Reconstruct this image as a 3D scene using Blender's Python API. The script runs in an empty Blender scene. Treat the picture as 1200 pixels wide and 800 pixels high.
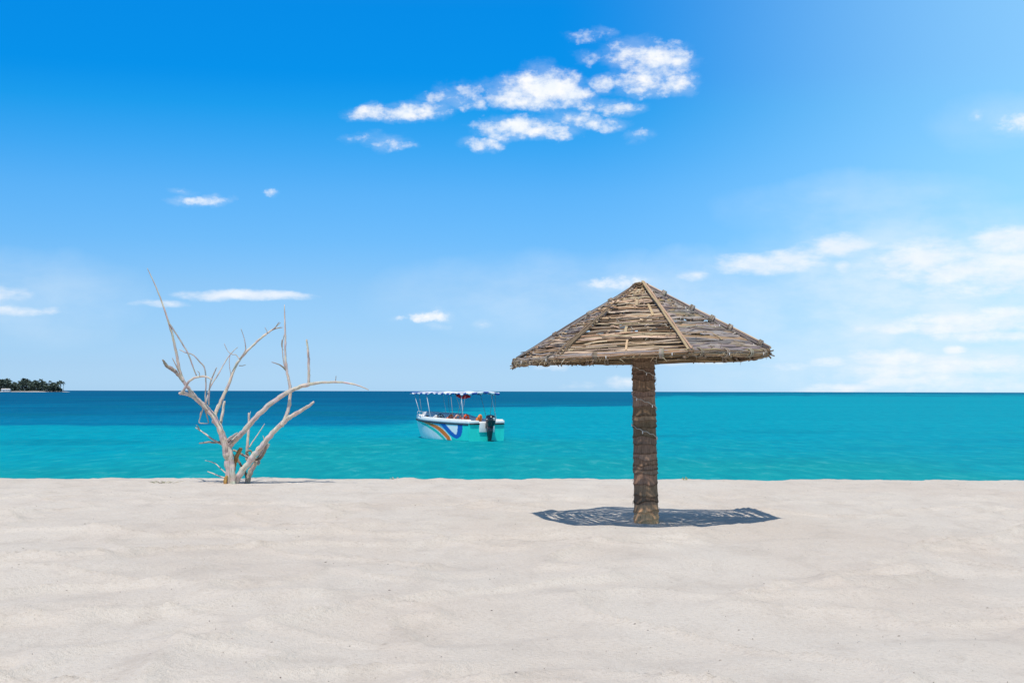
import bpy, bmesh, math, random
import numpy as np
from mathutils import Vector, Matrix, Euler

S = bpy.context.scene
C = S.collection
R = math.radians
random.seed(7)

# ------------------------------------------------------------------ camera
CAM_Z = 1.64
FPX = 1667.0                                   # focal length in pixels of the 1200 px wide photograph
cam_d = bpy.data.cameras.new('camera')
cam = bpy.data.objects.new('camera', cam_d)
C.objects.link(cam)
cam.location = (0, 0, CAM_Z)
cam.rotation_euler = (Matrix.Rotation(R(90 + 2.005), 3, 'X') @ Matrix.Rotation(R(0.125), 3, 'Z')).to_euler()
cam_d.sensor_width = 36.0
cam_d.lens = 50.0
cam_d.clip_start = 0.1
cam_d.clip_end = 80000
S.camera = cam
CM = cam.rotation_euler.to_matrix()

def ray(px, py):
    return CM @ Vector(((px - 600) / FPX, (400 - py) / FPX, -1.0))

def at(px, py, Y):
    """the point of the place that stands Y metres away and shows at this pixel of the photograph"""
    d = ray(px, py)
    return Vector((0, 0, CAM_Z)) + d * (Y / d.y)

# ------------------------------------------------------------------ sun, exposure
SUN_EL, SUN_AZ = 66.4, 198.0                   # sun behind the camera's left shoulder, high
sd = bpy.data.lights.new('sun', 'SUN')
so = bpy.data.objects.new('sun', sd)
C.objects.link(so)
sun_from = Vector((math.sin(R(SUN_AZ)) * math.cos(R(SUN_EL)), math.cos(R(SUN_AZ)) * math.cos(R(SUN_EL)), math.sin(R(SUN_EL))))
so.rotation_euler = sun_from.to_track_quat('Z', 'Y').to_euler()
so.location = (-10, -30, 60)
sd.energy = 4.0
sd.angle = R(0.53)
sd.color = (1.0, 0.94, 0.845)

vs = S.view_settings
vs.view_transform = 'Standard'
vs.look = 'None'
vs.exposure = 0.0
vs.gamma = 1.0
vs.use_curve_mapping = False

# ------------------------------------------------------------------ node helpers
def nd(nt, typ, **kw):
    n = nt.nodes.new(typ)
    for k, v in kw.items():
        setattr(n, k, v)
    return n

def setin(nt, sock, v):
    if hasattr(v, 'is_output') and v.is_output:
        nt.links.new(v, sock)
    else:
        sock.default_value = v

def mth(nt, op, a, b=None, c=None, clamp=False):
    n = nd(nt, 'ShaderNodeMath', operation=op, use_clamp=clamp)
    for i, v in enumerate((a, b, c)):
        if v is not None:
            setin(nt, n.inputs[i], v)
    return n.outputs[0]

def vmth(nt, op, a, b=None, c=None):
    n = nd(nt, 'ShaderNodeVectorMath', operation=op)
    for i, v in enumerate((a, b, c)):
        if v is not None:
            setin(nt, n.inputs[i], v)
    return n.outputs['Value'] if op in ('DOT_PRODUCT', 'LENGTH') else n.outputs[0]

def mixc(nt, f, a, b, blend='MIX'):
    n = nd(nt, 'ShaderNodeMix', data_type='RGBA', blend_type=blend)
    setin(nt, n.inputs[0], f)
    setin(nt, n.inputs[6], a if hasattr(a, 'is_output') else (*a[:3], 1))
    setin(nt, n.inputs[7], b if hasattr(b, 'is_output') else (*b[:3], 1))
    return n.outputs[2]

def sstep(nt, v, lo, hi, a=0.0, b=1.0):
    n = nd(nt, 'ShaderNodeMapRange', interpolation_type='SMOOTHSTEP')
    for i, q in enumerate((v, lo, hi, a, b)):
        setin(nt, n.inputs[i], q)
    return n.outputs[0]

def noise(nt, vec, scale, detail=4.0, rough=0.55, dist=0.0):
    n = nd(nt, 'ShaderNodeTexNoise')
    if vec is not None:
        nt.links.new(vec, n.inputs['Vector'])
    n.inputs['Scale'].default_value = scale
    n.inputs['Detail'].default_value = detail
    n.inputs['Roughness'].default_value = rough
    n.inputs['Distortion'].default_value = dist
    return n.outputs[0]

def ramp(nt, fac, stops, interp='LINEAR'):
    n = nd(nt, 'ShaderNodeValToRGB')
    cr = n.color_ramp
    cr.interpolation = interp
    while len(cr.elements) > 1:
        cr.elements.remove(cr.elements[-1])
    for i, (p, c) in enumerate(stops):
        e = cr.elements[0] if i == 0 else cr.elements.new(p)
        e.position = p
        e.color = (*c, 1)
    nt.links.new(fac, n.inputs[0])
    return n.outputs[0]

# ------------------------------------------------------------------ world: Nishita sky, deep blue above, thin clouds
def make_world():
    w = bpy.data.worlds.new('World')
    S.world = w
    w.use_nodes = True
    nt = w.node_tree
    bg = nt.nodes['Background']
    bg.inputs[1].default_value = 0.1
    sky = nd(nt, 'ShaderNodeTexSky', sky_type='NISHITA', sun_disc=False)
    sky.sun_elevation = R(SUN_EL)
    sky.sun_rotation = R(SUN_AZ)
    sky.air_density = 1.0
    sky.dust_density = 0.4
    sky.ozone_density = 3.0
    tc = nd(nt, 'ShaderNodeTexCoord')
    sep = nd(nt, 'ShaderNodeSeparateXYZ')
    nt.links.new(tc.outputs['Generated'], sep.inputs[0])
    X, Y, Z = sep.outputs
    U = mth(nt, 'MULTIPLY', mth(nt, 'ARCTAN2', X, Y), FPX)
    V = mth(nt, 'MULTIPLY', mth(nt, 'ARCSINE', Z), FPX)
    el = mth(nt, 'DIVIDE', V, FPX * R(90))                        # 0 horizon .. 1 zenith
    k = 2.4                                                        # ramp values are divided by k
    stops = [(0.0, (.80, 1.28, 2.2)), (1.0, (.70, 1.08, 1.85)), (2.2, (.65, 1.0, 1.62)), (4.05, (.62, .98, 1.47)), (6.0, (.45, .98, 1.5)),
             (7.9, (.36, 1.0, 1.53)), (9.6, (.19, .97, 1.55)), (11.2, (.055, .93, 1.55)), (12.5, (.012, .86, 1.58)),
             (15.3, (.012, .91, 1.68)), (20, (.2, .97, 1.6)), (30, (.75, 1.03, 1.22)), (48, (1.05, 1.1, 1.08)), (90, (1.02, 1.04, 1.02))]
    rp = ramp(nt, el, [(max(0, a / 90), tuple(v / k for v in c)) for a, c in stops])
    tint = vmth(nt, 'SCALE', rp)
    tint.node.inputs['Scale'].default_value = k
    col = vmth(nt, 'MULTIPLY', sky.outputs[0], tint)
    comb = nd(nt, 'ShaderNodeCombineXYZ')
    nt.links.new(U, comb.inputs[0])
    nt.links.new(V, comb.inputs[1])
    P0 = comb.outputs[0]

    def uv(px, py):
        d = ray(px, py).normalized()
        return math.atan2(d.x, d.y) * FPX, math.asin(d.z) * FPX

    def noisec(vec, scale, detail=5.0, rough=.55):
        n = nd(nt, 'ShaderNodeTexNoise')
        nt.links.new(vec, n.inputs['Vector'])
        n.inputs['Scale'].default_value = scale
        n.inputs['Detail'].default_value = detail
        n.inputs['Roughness'].default_value = rough
        return n.outputs[1]

    def warp(vec, scale, au, av, detail=4.0, rough=.55):
        c = vmth(nt, 'SUBTRACT', noisec(vec, scale, detail, rough), (.5, .5, .5))
        return vmth(nt, 'MULTIPLY_ADD', c, (au, av, 0.0), vec)

    def field(vec, ells, grow=1.0):
        acc = None
        for px, py, rx, ry, s in ells:
            cu, cv = uv(px, py)
            rx, ry = rx * grow, ry * grow
            q = vmth(nt, 'MULTIPLY_ADD', vec, (1 / rx, 1 / ry, 0.0), (-cu / rx, -cv / ry, 0.0))
            d = vmth(nt, 'DOT_PRODUCT', q, q)
            f = mth(nt, 'MULTIPLY_ADD', d, -s, s)
            acc = f if acc is None else mth(nt, 'MAXIMUM', acc, f)
        return acc

    # broad thin veils that pale the sky to the right and low down
    pv = warp(P0, 1 / 170, 150, 60, 5.0, .6)
    veils = [(1080, 350, 270, 120, .62), (1200, 430, 430, 110, .58), (830, 350, 240, 60, .34), (640, 348, 210, 54, .24),
             (20, 345, 150, 60, .24), (1010, 245, 190, 45, .22), (1200, 145, 130, 34, .16)]
    fv = mth(nt, 'MAXIMUM', field(pv, veils), 0.0)
    nv = noise(nt, vmth(nt, 'MULTIPLY', P0, (1.0, 2.2, 1.0)), 1 / 120, 5.0, .6)
    fv = mth(nt, 'MULTIPLY', fv, sstep(nt, nv, .3, .7, .45, 1.35))
    sweep = mth(nt, 'MULTIPLY', sstep(nt, U, 40, 720, 0.0, .49), sstep(nt, V, 500, 1100, 1.0, 0.0))
    col = mixc(nt, sweep, col, (5.6, 9.9, 12.0))
    fv = mth(nt, 'MINIMUM', fv, .8)
    col = mixc(nt, fv, col, (7.9, 9.1, 10.15))

    # fair-weather cumulus
    crisp = [(440, 132, 34, 9, .95), (488, 131, 34, 11, 1), (465, 134, 46, 9, 1),
             (600, 108, 36, 18, 1.1), (638, 104, 44, 25, 1.25), (668, 112, 28, 14, 1), (622, 120, 46, 11, 1.1),
             (606, 149, 50, 13, 1.15), (634, 155, 44, 10, 1), (566, 169, 24, 8, .85), (600, 158, 36, 8, .8),
             (742, 66, 34, 17, .9), (772, 70, 38, 22, 1.0), (762, 98, 48, 13, 1.0), (790, 98, 28, 14, .95), (755, 80, 26, 14, .8),
             (705, 99, 19, 10, 1.0), (528, 117, 30, 8, .5), (549, 124, 22, 7, .6), (545, 108, 26, 8, .42),
             (678, 139, 26, 9, .75), (706, 146, 26, 7, .7), (718, 126, 30, 8, .62), (690, 126, 20, 6, .4), (686, 43, 18, 6, .55), (690, 66, 16, 7, .45), (704, 38, 12, 4, .3),
             (748, 160, 12, 7, .45), (460, 170, 24, 7, .5), (440, 164, 26, 5, .3), (235, 234, 32, 6, .8), (318, 227, 9, 4, .5), (213, 222, 9, 3, .3),
             (505, 372, 23, 7.5, 1.1), (514, 369, 15, 6, .8), (470, 373, 10, 3.5, .4), (565, 379, 9, 4, .35), (512, 383, 10, 3, .35),
             (718, 334, 34, 8, .9), (738, 329, 20, 7, .6), (1148, 135, 8, 5, .6), (1196, 142, 18, 14, .5)]
    pc = warp(P0, 1 / 46, 38, 24, 6.0, .64)
    fc = field(pc, [(a, b, c, d, e * 1.25) for a, b, c, d, e in crisp], 1.04)
    er = noise(nt, vmth(nt, 'MULTIPLY', P0, (1.0, 1.5, 1.0)), 1 / 27, 8.0, .64)
    dens = mth(nt, 'MULTIPLY_ADD', mth(nt, 'SUBTRACT', er, .49), 4.3, fc)
    ac = sstep(nt, dens, -.2, 1.85, 0.0, .99)
    wis = noise(nt, vmth(nt, 'MULTIPLY', P0, (1.0, 2.0, 1.0)), 1 / 55, 7.0, .65)
    halo = sstep(nt, mth(nt, 'MULTIPLY_ADD', mth(nt, 'SUBTRACT', wis, .52), 5.0, fc), -1.1, 1.6, 0.0, .20)
    ac = mth(nt, 'MAXIMUM', ac, halo)
    body = noise(nt, P0, 1 / 26, 4.0, .55)
    cc = mixc(nt, sstep(nt, body, .35, .68), (9.0, 9.55, 10.2), (10.3, 10.25, 10.2))
    col = mixc(nt, ac, col, cc)

    # flat, milky clouds low over the sea
    soft = [(285, 345.5, 76, 7, 1.0), (330, 344, 34, 5, .9), (245, 347, 32, 7, .9), (185, 356, 34, 5, .62), (20, 363, 46, 6, .62), (-10, 345, 40, 14, .55),
            (900, 309, 70, 13, .95), (880, 306, 48, 10, .8), (930, 302, 40, 10, .7), (985, 287, 42, 14, .95), (975, 293, 50, 10, .7), (985, 312, 12, 7, .4), (812, 323, 20, 7, .5),
            (1085, 302, 58, 22, .95), (1120, 318, 90, 18, .85), (1070, 318, 60, 14, .6), (1185, 281, 44, 18, 1.05), (1185, 308, 50, 18, .9), (1150, 335, 90, 14, .55), (1160, 325, 70, 20, .7),
            (1100, 384, 80, 8, .9), (1060, 384, 60, 8, .8), (1150, 377, 90, 14, .95), (1170, 370, 60, 13, .8), (1160, 393, 70, 9, .6),
            (1045, 421, 56, 13, .9), (1060, 430, 70, 14, .7), (1120, 428, 90, 13, .8), (1165, 424, 40, 10, .8), (1120, 410, 14, 6, .9), (970, 424, 24, 6.5, .85),
            (1090, 445, 110, 13, .6), (1060, 447, 60, 9, .7), (990, 454, 44, 6, .85), (970, 457, 40, 5, .7), (1130, 452, 120, 8, .5),
            (825, 420, 66, 7, .85), (790, 424, 60, 5, .5), (925, 428, 30, 6, .4), (650, 430, 20, 5, .5), (705, 419, 22, 6, .6), (733, 447, 26, 9, .6), (680, 452, 24, 5, .35), (635, 430, 16, 4, .4)]
    ps = warp(P0, 1 / 48, 24, 9, 5.0, .6)
    fs = field(ps, [(a, b, c, d, e * 1.3) for a, b, c, d, e in soft], 1.1)
    es = noise(nt, vmth(nt, 'MULTIPLY', P0, (1.0, 2.4, 1.0)), 1 / 34, 6.0, .6)
    ds = mth(nt, 'MULTIPLY_ADD', mth(nt, 'SUBTRACT', es, .53), 2.3, fs)
    as_ = sstep(nt, ds, -.1, 1.4, 0.0, .8)
    cs = mixc(nt, sstep(nt, body, .35, .7), (9.1, 9.5, 10.1), (10.2, 10.2, 10.25))
    col = mixc(nt, as_, col, cs)
    nt.links.new(col, bg.inputs[0])
make_world()

# ------------------------------------------------------------------ object helpers
def tag(o, label=None, cat=None, group=None, kind=None):
    if label: o['label'] = label
    if cat: o['category'] = cat
    if group: o['group'] = group
    if kind: o['kind'] = kind
    return o

def empty(name, loc, rot=(0, 0, 0)):
    o = bpy.data.objects.new(name, None)
    C.objects.link(o)
    o.location = loc
    o.rotation_euler = rot
    o.empty_display_size = 0.3
    return o

class MB:
    """collects boxes, sticks, tubes and sheets and links them as one mesh object"""
    def __init__(self):
        self.v, self.f, self.c, self.g = [], [], [], []
        self.smooth = []

    def add(self, verts, faces, col=(1, 1, 1), fib=None, smooth=True):
        b = len(self.v)
        self.v += [tuple(p) for p in verts]
        n = len(verts)
        if isinstance(col, list):
            self.c += col
        else:
            self.c += [tuple(col[:3])] * n
        self.g += fib if fib else [(0, 0, 0)] * n
        self.f += [tuple(b + i for i in q) for q in faces]
        self.smooth += [smooth] * len(faces)

    def tube(self, pts, rad, sides=8, col=(1, 1, 1), rough=0.0, cap=True, sq=1.0):
        pts = [Vector(p) for p in pts]
        n = len(pts)
        if not hasattr(rad, '__len__'):
            rad = [rad] * n
        vs, fs, fb, cl = [], [], [], []
        t0 = (pts[1] - pts[0]).normalized()
        up = Vector((0, 0, 1)) if abs(t0.z) < .9 else Vector((1, 0, 0))
        u = t0.cross(up).normalized()
        s = 0.0
        rnd = random.random() * 50
        for i in range(n):
            t = (pts[min(n - 1, i + 1)] - pts[max(0, i - 1)]).normalized()
            u = (u - t * u.dot(t)).normalized()
            w = t.cross(u)
            if i: s += (pts[i] - pts[i - 1]).length
            for j in range(sides):
                a = 2 * math.pi * j / sides
                r = rad[i] * (1 + rough * random.uniform(-1, 1))
                vs.append(pts[i] + (u * math.cos(a) + w * math.sin(a) * sq) * r)
                fb.append((s, math.cos(a) * rad[i] + math.sin(a) * rad[i] * .7, rnd))
                cl.append(tuple(col[i][:3]) if isinstance(col, list) else tuple(col[:3]))
        for i in range(n - 1):
            for j in range(sides):
                k = (j + 1) % sides
                fs.append((i * sides + j, i * sides + k, (i + 1) * sides + k, (i + 1) * sides + j))
        if cap:
            fs.append(tuple(range(sides))[::-1])
            fs.append(tuple((n - 1) * sides + j for j in range(sides)))
        self.add(vs, fs, cl, fb)

    def ribbon(self, pts, nrm, w, th, col=(1, 1, 1)):
        """a split cane: flat below, slightly rounded above"""
        n = len(pts)
        if not hasattr(w, '__len__'):
            w = [w] * n
        vs, fs, fb = [], [], []
        s = 0.0
        rnd = random.random() * 50
        for i in range(n):
            t = (pts[min(n - 1, i + 1)] - pts[max(0, i - 1)]).normalized()
            sd_ = t.cross(nrm).normalized()
            if i: s += (pts[i] - pts[i - 1]).length
            h = w[i] / 2
            for a, b in ((-h, -th * .5), (-h, th * .2), (0, th * .5), (h, th * .2), (h, -th * .5)):
                vs.append(pts[i] + sd_ * a + nrm * b)
                fb.append((s, a, rnd))
        for i in range(n - 1):
            for j in range(5):
                k = (j + 1) % 5
                fs.append((i * 5 + j, i * 5 + k, (i + 1) * 5 + k, (i + 1) * 5 + j))
        fs.append((4, 3, 2, 1, 0))
        fs.append(tuple((n - 1) * 5 + j for j in range(5)))
        self.add(vs, fs, col, fb, smooth=False)

    def box(self, c, s, rot=None, col=(1, 1, 1), bev=0.0):
        c = Vector(c)
        m = rot if rot is not None else Matrix.Identity(3)
        hx, hy, hz = (q / 2 for q in s)
        b = min(bev, hx * .9, hy * .9, hz * .9)
        if b <= 0:
            vs = [c + m @ Vector((x * hx, y * hy, z * hz)) for x in (-1, 1) for y in (-1, 1) for z in (-1, 1)]
            fs = [(0, 1, 3, 2), (4, 6, 7, 5), (0, 4, 5, 1), (2, 3, 7, 6), (0, 2, 6, 4), (1, 5, 7, 3)]
            self.add(vs, fs, col, smooth=False)
        else:
            bm = bmesh.new()
            bmesh.ops.create_cube(bm, size=1)
            for v in bm.verts: v.co = Vector((v.co.x * s[0], v.co.y * s[1], v.co.z * s[2]))
            bmesh.ops.bevel(bm, geom=bm.edges[:], offset=b, segments=3, profile=.5, affect='EDGES')
            bm.verts.index_update()
            self.add([c + m @ v.co for v in bm.verts], [[v.index for v in f.verts] for f in bm.faces], col, smooth=True)
            bm.free()

    def loft(self, rings, col=(1, 1, 1), closed=True, caps=True, smooth=True):
        n = len(rings[0])
        vs = [p for r in rings for p in r]
        fs = []
        for i in range(len(rings) - 1):
            for j in range(n if closed else n - 1):
                k = (j + 1) % n
                fs.append((i * n + j, i * n + k, (i + 1) * n + k, (i + 1) * n + j))
        if caps and closed:
            fs.append(tuple(range(n))[::-1])
            fs.append(tuple((len(rings) - 1) * n + j for j in range(n)))
        self.add(vs, fs, col, smooth=smooth)

    def build(self, name, mat, parent=None, autosmooth=None):
        me = bpy.data.meshes.new(name)
        me.from_pydata(self.v, [], self.f)
        a = me.attributes.new('tint', 'FLOAT_COLOR', 'POINT')
        a.data.foreach_set('color', np.array([(*c, 1.0) for c in self.c], dtype=np.float32).ravel())
        a = me.attributes.new('fib', 'FLOAT_VECTOR', 'POINT')
        a.data.foreach_set('vector', np.array(self.g, dtype=np.float32).ravel())
        me.polygons.foreach_set('use_smooth', np.array(self.smooth, dtype=bool))
        me.materials.append(mat)
        me.update()
        o = bpy.data.objects.new(name, me)
        C.objects.link(o)
        if parent is not None: o.parent = parent
        return o

# value noise for terrain
_rng = np.random.RandomState(3)
_lat = _rng.rand(256, 256)
def vnoise(x, y):
    xi = np.floor(x).astype(int); yi = np.floor(y).astype(int)
    fx = x - xi; fy = y - yi
    fx = fx * fx * fx * (fx * (fx * 6 - 15) + 10); fy = fy * fy * fy * (fy * (fy * 6 - 15) + 10)
    a = _lat[xi % 256, yi % 256]; b = _lat[(xi + 1) % 256, yi % 256]
    c = _lat[xi % 256, (yi + 1) % 256]; d = _lat[(xi + 1) % 256, (yi + 1) % 256]
    return (a * (1 - fx) + b * fx) * (1 - fy) + (c * (1 - fx) + d * fx) * fy - .5
def fbm(x, y, o=4, g=.5):
    r = 0; s = 1.0
    for i in range(o):
        r = r + s * vnoise(x + 17.3 * i, y - 9.1 * i)
        x = x * 2.03; y = y * 2.03; s *= g
    return r

# ------------------------------------------------------------------ materials
def pmat(name):
    m = bpy.data.materials.new(name)
    m.use_nodes = True
    nt = m.node_tree
    return m, nt, nt.nodes['Principled BSDF']

def bump(nt, bsdf, h, strength, dist):
    b = nd(nt, 'ShaderNodeBump')
    b.inputs['Strength'].default_value = strength
    b.inputs['Distance'].default_value = dist
    nt.links.new(h, b.inputs['Height'])
    nt.links.new(b.outputs[0], bsdf.inputs['Normal'])

def attr(nt, name):
    return nd(nt, 'ShaderNodeAttribute', attribute_name=name)

def fibre_mat(name, along, across, contrast=.6, rough=.85, bstr=.5, bdist=.004, spec=.25, blotch=.35):
    """weathered cane, wood or leaf fibre: each stick has its own tint, fibres run along it"""
    m, nt, p = pmat(name)
    t = attr(nt, 'tint'); f = attr(nt, 'fib')
    v = vmth(nt, 'MULTIPLY', f.outputs['Vector'], (along, across, 1.0))
    n1 = noise(nt, v, 1.0, 5.0, .6)
    v2 = vmth(nt, 'MULTIPLY', f.outputs['Vector'], (3.0, 12.0, 1.7))
    n2 = noise(nt, v2, 1.0, 3.0, .6)
    k = mth(nt, 'ADD', sstep(nt, n1, .25, .75, 1 - contrast, 1 + contrast * .75), mth(nt, 'MULTIPLY', mth(nt, 'SUBTRACT', n2, .5), blotch * 2))
    c = vmth(nt, 'SCALE', t.outputs['Color'])
    nt.links.new(k, c.node.inputs['Scale'])
    nt.links.new(c, p.inputs['Base Color'])
    p.inputs['Roughness'].default_value = rough
    p.inputs['Specular IOR Level'].default_value = spec
    bump(nt, p, n1, bstr, bdist)
    return m

M_thatch = fibre_mat('split_cane', 7, 420, .42, .8, .55, .004)
M_pole = fibre_mat('cane_pole', 6, 220, .38, .78, .5, .004)
M_fray = fibre_mat('frayed_fibre', 6, 300, .35, .9, .3, .002)
M_trunk = fibre_mat('palm_fibre', 9, 150, .45, .95, .8, .006, .1, .26)
M_bleach = fibre_mat('bleached_wood', 6, 170, .5, .85, .8, .006, .15, .35)

def paint_mat(name, rough=.35, spec=.5, col=None, mottling=.06, scale=6, coat=0.0):
    m, nt, p = pmat(name)
    g = nd(nt, 'ShaderNodeNewGeometry')
    n = noise(nt, g.outputs['Position'], scale, 4.0, .6)
    k = sstep(nt, n, .25, .75, 1 - mottling, 1 + mottling)
    if col is None:
        src = attr(nt, 'tint').outputs['Color']
    else:
        q = nd(nt, 'ShaderNodeRGB'); q.outputs[0].default_value = (*col, 1); src = q.outputs[0]
    c = vmth(nt, 'SCALE', src)
    nt.links.new(k, c.node.inputs['Scale'])
    nt.links.new(c, p.inputs['Base Color'])
    p.inputs['Roughness'].default_value = rough
    p.inputs['Specular IOR Level'].default_value = spec
    p.inputs['Coat Weight'].default_value = coat
    return m

M_hull = paint_mat('hull_paint', .35, .22, None, .07, 3)
M_white = paint_mat('white_gelcoat', .4, .3, (.84, .82, .79), .06)
M_grey = paint_mat('grey_liner', .5, .3, (.56, .57, .60), .08)
M_black = paint_mat('black_rubber', .5, .4, (.02, .02, .024), .2)
M_engine = paint_mat('black_engine_paint', .22, .5, (.012, .014, .02), .1, 6, .4)
M_steel = paint_mat('pale_painted_tube', .3, .6, (.62, .64, .66), .05)
M_dull = paint_mat('dull_tube', .5, .4, (.25, .25, .26), .05)
M_cloth = paint_mat('canvas', .9, .1, None, .1, 9)
M_vest = paint_mat('vest_cloth', .85, .15, None, .12, 9)
M_strap = paint_mat('strap', .8, .2, (.02, .02, .025), .1)
M_cord = paint_mat('pale_cord', .6, .3, (.55, .51, .45), .1)
M_bulb = paint_mat('clear_bulb', .25, .5, (.7, .7, .68), .05)
M_leaf = paint_mat('palm_leaf', .6, .2, None, .45, .25)
M_grass = paint_mat('dry_grass', .8, .2, None, .15, 20)

def sand_mat():
    m, nt, p = pmat('coral_sand')
    g = nd(nt, 'ShaderNodeNewGeometry')
    P = g.outputs['Position']
    st = vmth(nt, 'MULTIPLY', P, (1.0, .42, 1.0))
    big = noise(nt, st, .45, 4.0, .6, .4)
    mid = noise(nt, vmth(nt, 'MULTIPLY', P, (1.0, .5, 1.0)), 2.0, 5.0, .62, .5)
    fine = noise(nt, P, 26, 3.0, .7)
    grain = noise(nt, P, 120, 2.0, .8)
    speck = noise(nt, P, 55, 1.0, .5)
    c = mixc(nt, sstep(nt, big, .38, .66), (.664, .597, .520), (.634, .553, .472))
    c = mixc(nt, mth(nt, 'MULTIPLY', sstep(nt, mid, .46, .72), .62), c, (.530, .465, .400))
    c = mixc(nt, mth(nt, 'MULTIPLY', sstep(nt, fine, .5, .72), .36), c, (.42, .37, .325))
    c = mixc(nt, mth(nt, 'MULTIPLY', sstep(nt, fine, .5, .3), .22), c, (.71, .665, .615))
    c = mixc(nt, mth(nt, 'MULTIPLY', sstep(nt, speck, .68, .78), .36), c, (.22, .185, .16))
    c = mixc(nt, mth(nt, 'MULTIPLY', sstep(nt, grain, .45, .75), .34), c, (.38, .35, .33))
    nt.links.new(c, p.inputs['Base Color'])
    p.inputs['Roughness'].default_value = .95
    p.inputs['Specular IOR Level'].default_value = .1
    h = mth(nt, 'ADD', mth(nt, 'MULTIPLY', fine, .9), mth(nt, 'MULTIPLY', grain, .45))
    h = mth(nt, 'MULTIPLY_ADD', mid, .9, h)
    bump(nt, p, h, .7, .032)
    return m
M_sand = sand_mat()

def water_mat():
    m = bpy.data.materials.new('sea_water')
    m.use_nodes = True
    nt = m.node_tree
    nt.nodes.remove(nt.nodes['Principled BSDF'])
    out = nt.nodes['Material Output']
    g = nd(nt, 'ShaderNodeNewGeometry')
    P = g.outputs['Position']
    a = attr(nt, 'bed')                               # r: deep water, g: weed on the bed, b: pale sand close inshore
    sp = nd(nt, 'ShaderNodeSeparateColor')
    nt.links.new(a.outputs['Color'], sp.inputs[0])
    deep, weed, near = sp.outputs
    fa = attr(nt, 'far').outputs['Fac']
    w1 = noise(nt, vmth(nt, 'MULTIPLY', P, (1.35, .36, 1)), 1.1, 5.0, .66, .4)
    w2 = noise(nt, vmth(nt, 'MULTIPLY', P, (.20, 1.0, 1)), .16, 5.0, .6, .4)
    w3 = noise(nt, vmth(nt, 'MULTIPLY', P, (.16, 1.0, 1)), .02, 5.0, .62, .4)
    teal = mixc(nt, near, (.0004, .303, .392), (.006, .305, .332))
    blue = mixc(nt, fa, (.0003, .178, .312), (.0003, .106, .222))
    c = mixc(nt, deep, teal, blue)
    c = mixc(nt, weed, c, (.001, .16, .23))
    c = mixc(nt, mth(nt, 'MULTIPLY', sstep(nt, w3, .42, .66), mth(nt, 'MULTIPLY_ADD', deep, .3, .22)), c, mixc(nt, 1.0, c, (.6, .72, .82), 'MULTIPLY'))
    c = mixc(nt, mth(nt, 'MULTIPLY', sstep(nt, w2, .40, .72), .35), c, mixc(nt, 1.0, c, (.8, .78, .85), 'MULTIPLY'))
    c = mixc(nt, sstep(nt, w1, .40, .66, 0.0, .62), c, mixc(nt, 1.0, c, (.5, .74, .84), 'MULTIPLY'))
    c = mixc(nt, mth(nt, 'MULTIPLY', sstep(nt, w1, .46, .30), mth(nt, 'MULTIPLY_ADD', near, .16, .05)), c, (.12, .40, .45))
    d = nd(nt, 'ShaderNodeBsdfDiffuse')
    nt.links.new(c, d.inputs[0])
    gl = nd(nt, 'ShaderNodeBsdfGlossy')
    gl.inputs['Roughness'].default_value = .12
    b = nd(nt, 'ShaderNodeBump')
    b.inputs['Strength'].default_value = .9
    b.inputs['Distance'].default_value = .16
    r1 = noise(nt, vmth(nt, 'MULTIPLY', P, (.45, 1.0, 1)), 1.3, 5.0, .6, .2)
    h = mth(nt, 'MULTIPLY_ADD', w2, 2.2, r1)
    nt.links.new(h, b.inputs['Height'])
    nt.links.new(b.outputs[0], gl.inputs['Normal'])
    nt.links.new(b.outputs[0], d.inputs['Normal'])
    mx = nd(nt, 'ShaderNodeMixShader')
    mx.inputs[0].default_value = .03
    nt.links.new(d.outputs[0], mx.inputs[1])
    nt.links.new(gl.outputs[0], mx.inputs[2])
    nt.links.new(mx.outputs[0], out.inputs[0])
    return m
M_sea = water_mat()

# ------------------------------------------------------------------ the beach
SEA_Z = -0.79
def beach_z(x, y):
    x = np.asarray(x, float); y = np.asarray(y, float)
    edge = 26.55 + fbm(x * .35 + 3, y * 0 + 1.5, 4, .55) * .10
    d = np.clip(y - edge, 0, None)
    fall = -0.045 * d ** 2 - .06 * d
    fall = np.maximum(fall, -.05 - .32 * d - 0 * d)
    fall = np.maximum(fall, -4.5)
    # low wind-smoothed swells running obliquely, softened footprints near the crest
    sx = x * .82 + y * .57; sy = -x * .57 + y * .82
    calm = np.clip((25.5 - y) / 6, .22, 1)
    z = fbm(x * .22 + 5, y * .30, 3, .5) * .060 * np.clip((24 - y) / 8, .15, 1)
    z = z + fbm(sx * .55 + 9, sy * .85 + 2, 4, .5) * .060
    rid = 1 - np.abs(fbm(sx * .30 + 31, sy * .55 + 7, 3, .5)) * 3.2
    z = z + np.clip(rid, 0, 1) ** 6 * .060
    sx2 = x * .72 - y * .69; sy2 = x * .69 + y * .72
    rid2 = 1 - np.abs(fbm(sx2 * .36 + 77, sy2 * .7 + 3, 3, .5)) * 3.2
    z = z + np.clip(rid2, 0, 1) ** 6 * .052
    z = z * calm
    z = z + fbm(x * 2.6, y * 2.6, 3, .55) * .014
    lump = np.clip((y - 17) / 9, 0, 1)
    z = z + lump * fbm(x * 1.9 + 40, y * 1.7, 5, .62) * .026
    z = z + .055 * np.exp(-((x + 1.93) / .28) ** 2 - ((y - 26.5) / .4) ** 2) + .035 * np.exp(-((x + 1.4) / .16) ** 2 - ((y - 26.5) / .4) ** 2)
    # level at the feet of the post and the tree
    for fx, fy, h, wd in ((1.75, 18.4, 0.0, 3.2), (-5.05, 25.4, -.01, .5)):
        wgt = np.exp(-(((x - fx) ** 2 + (y - fy) ** 2) / wd) ** 2)
        z = z * (1 - wgt) + (h + fbm(x * 2.2, y * 2.2, 4, .6) * .018) * wgt
    return z + fall

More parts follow.
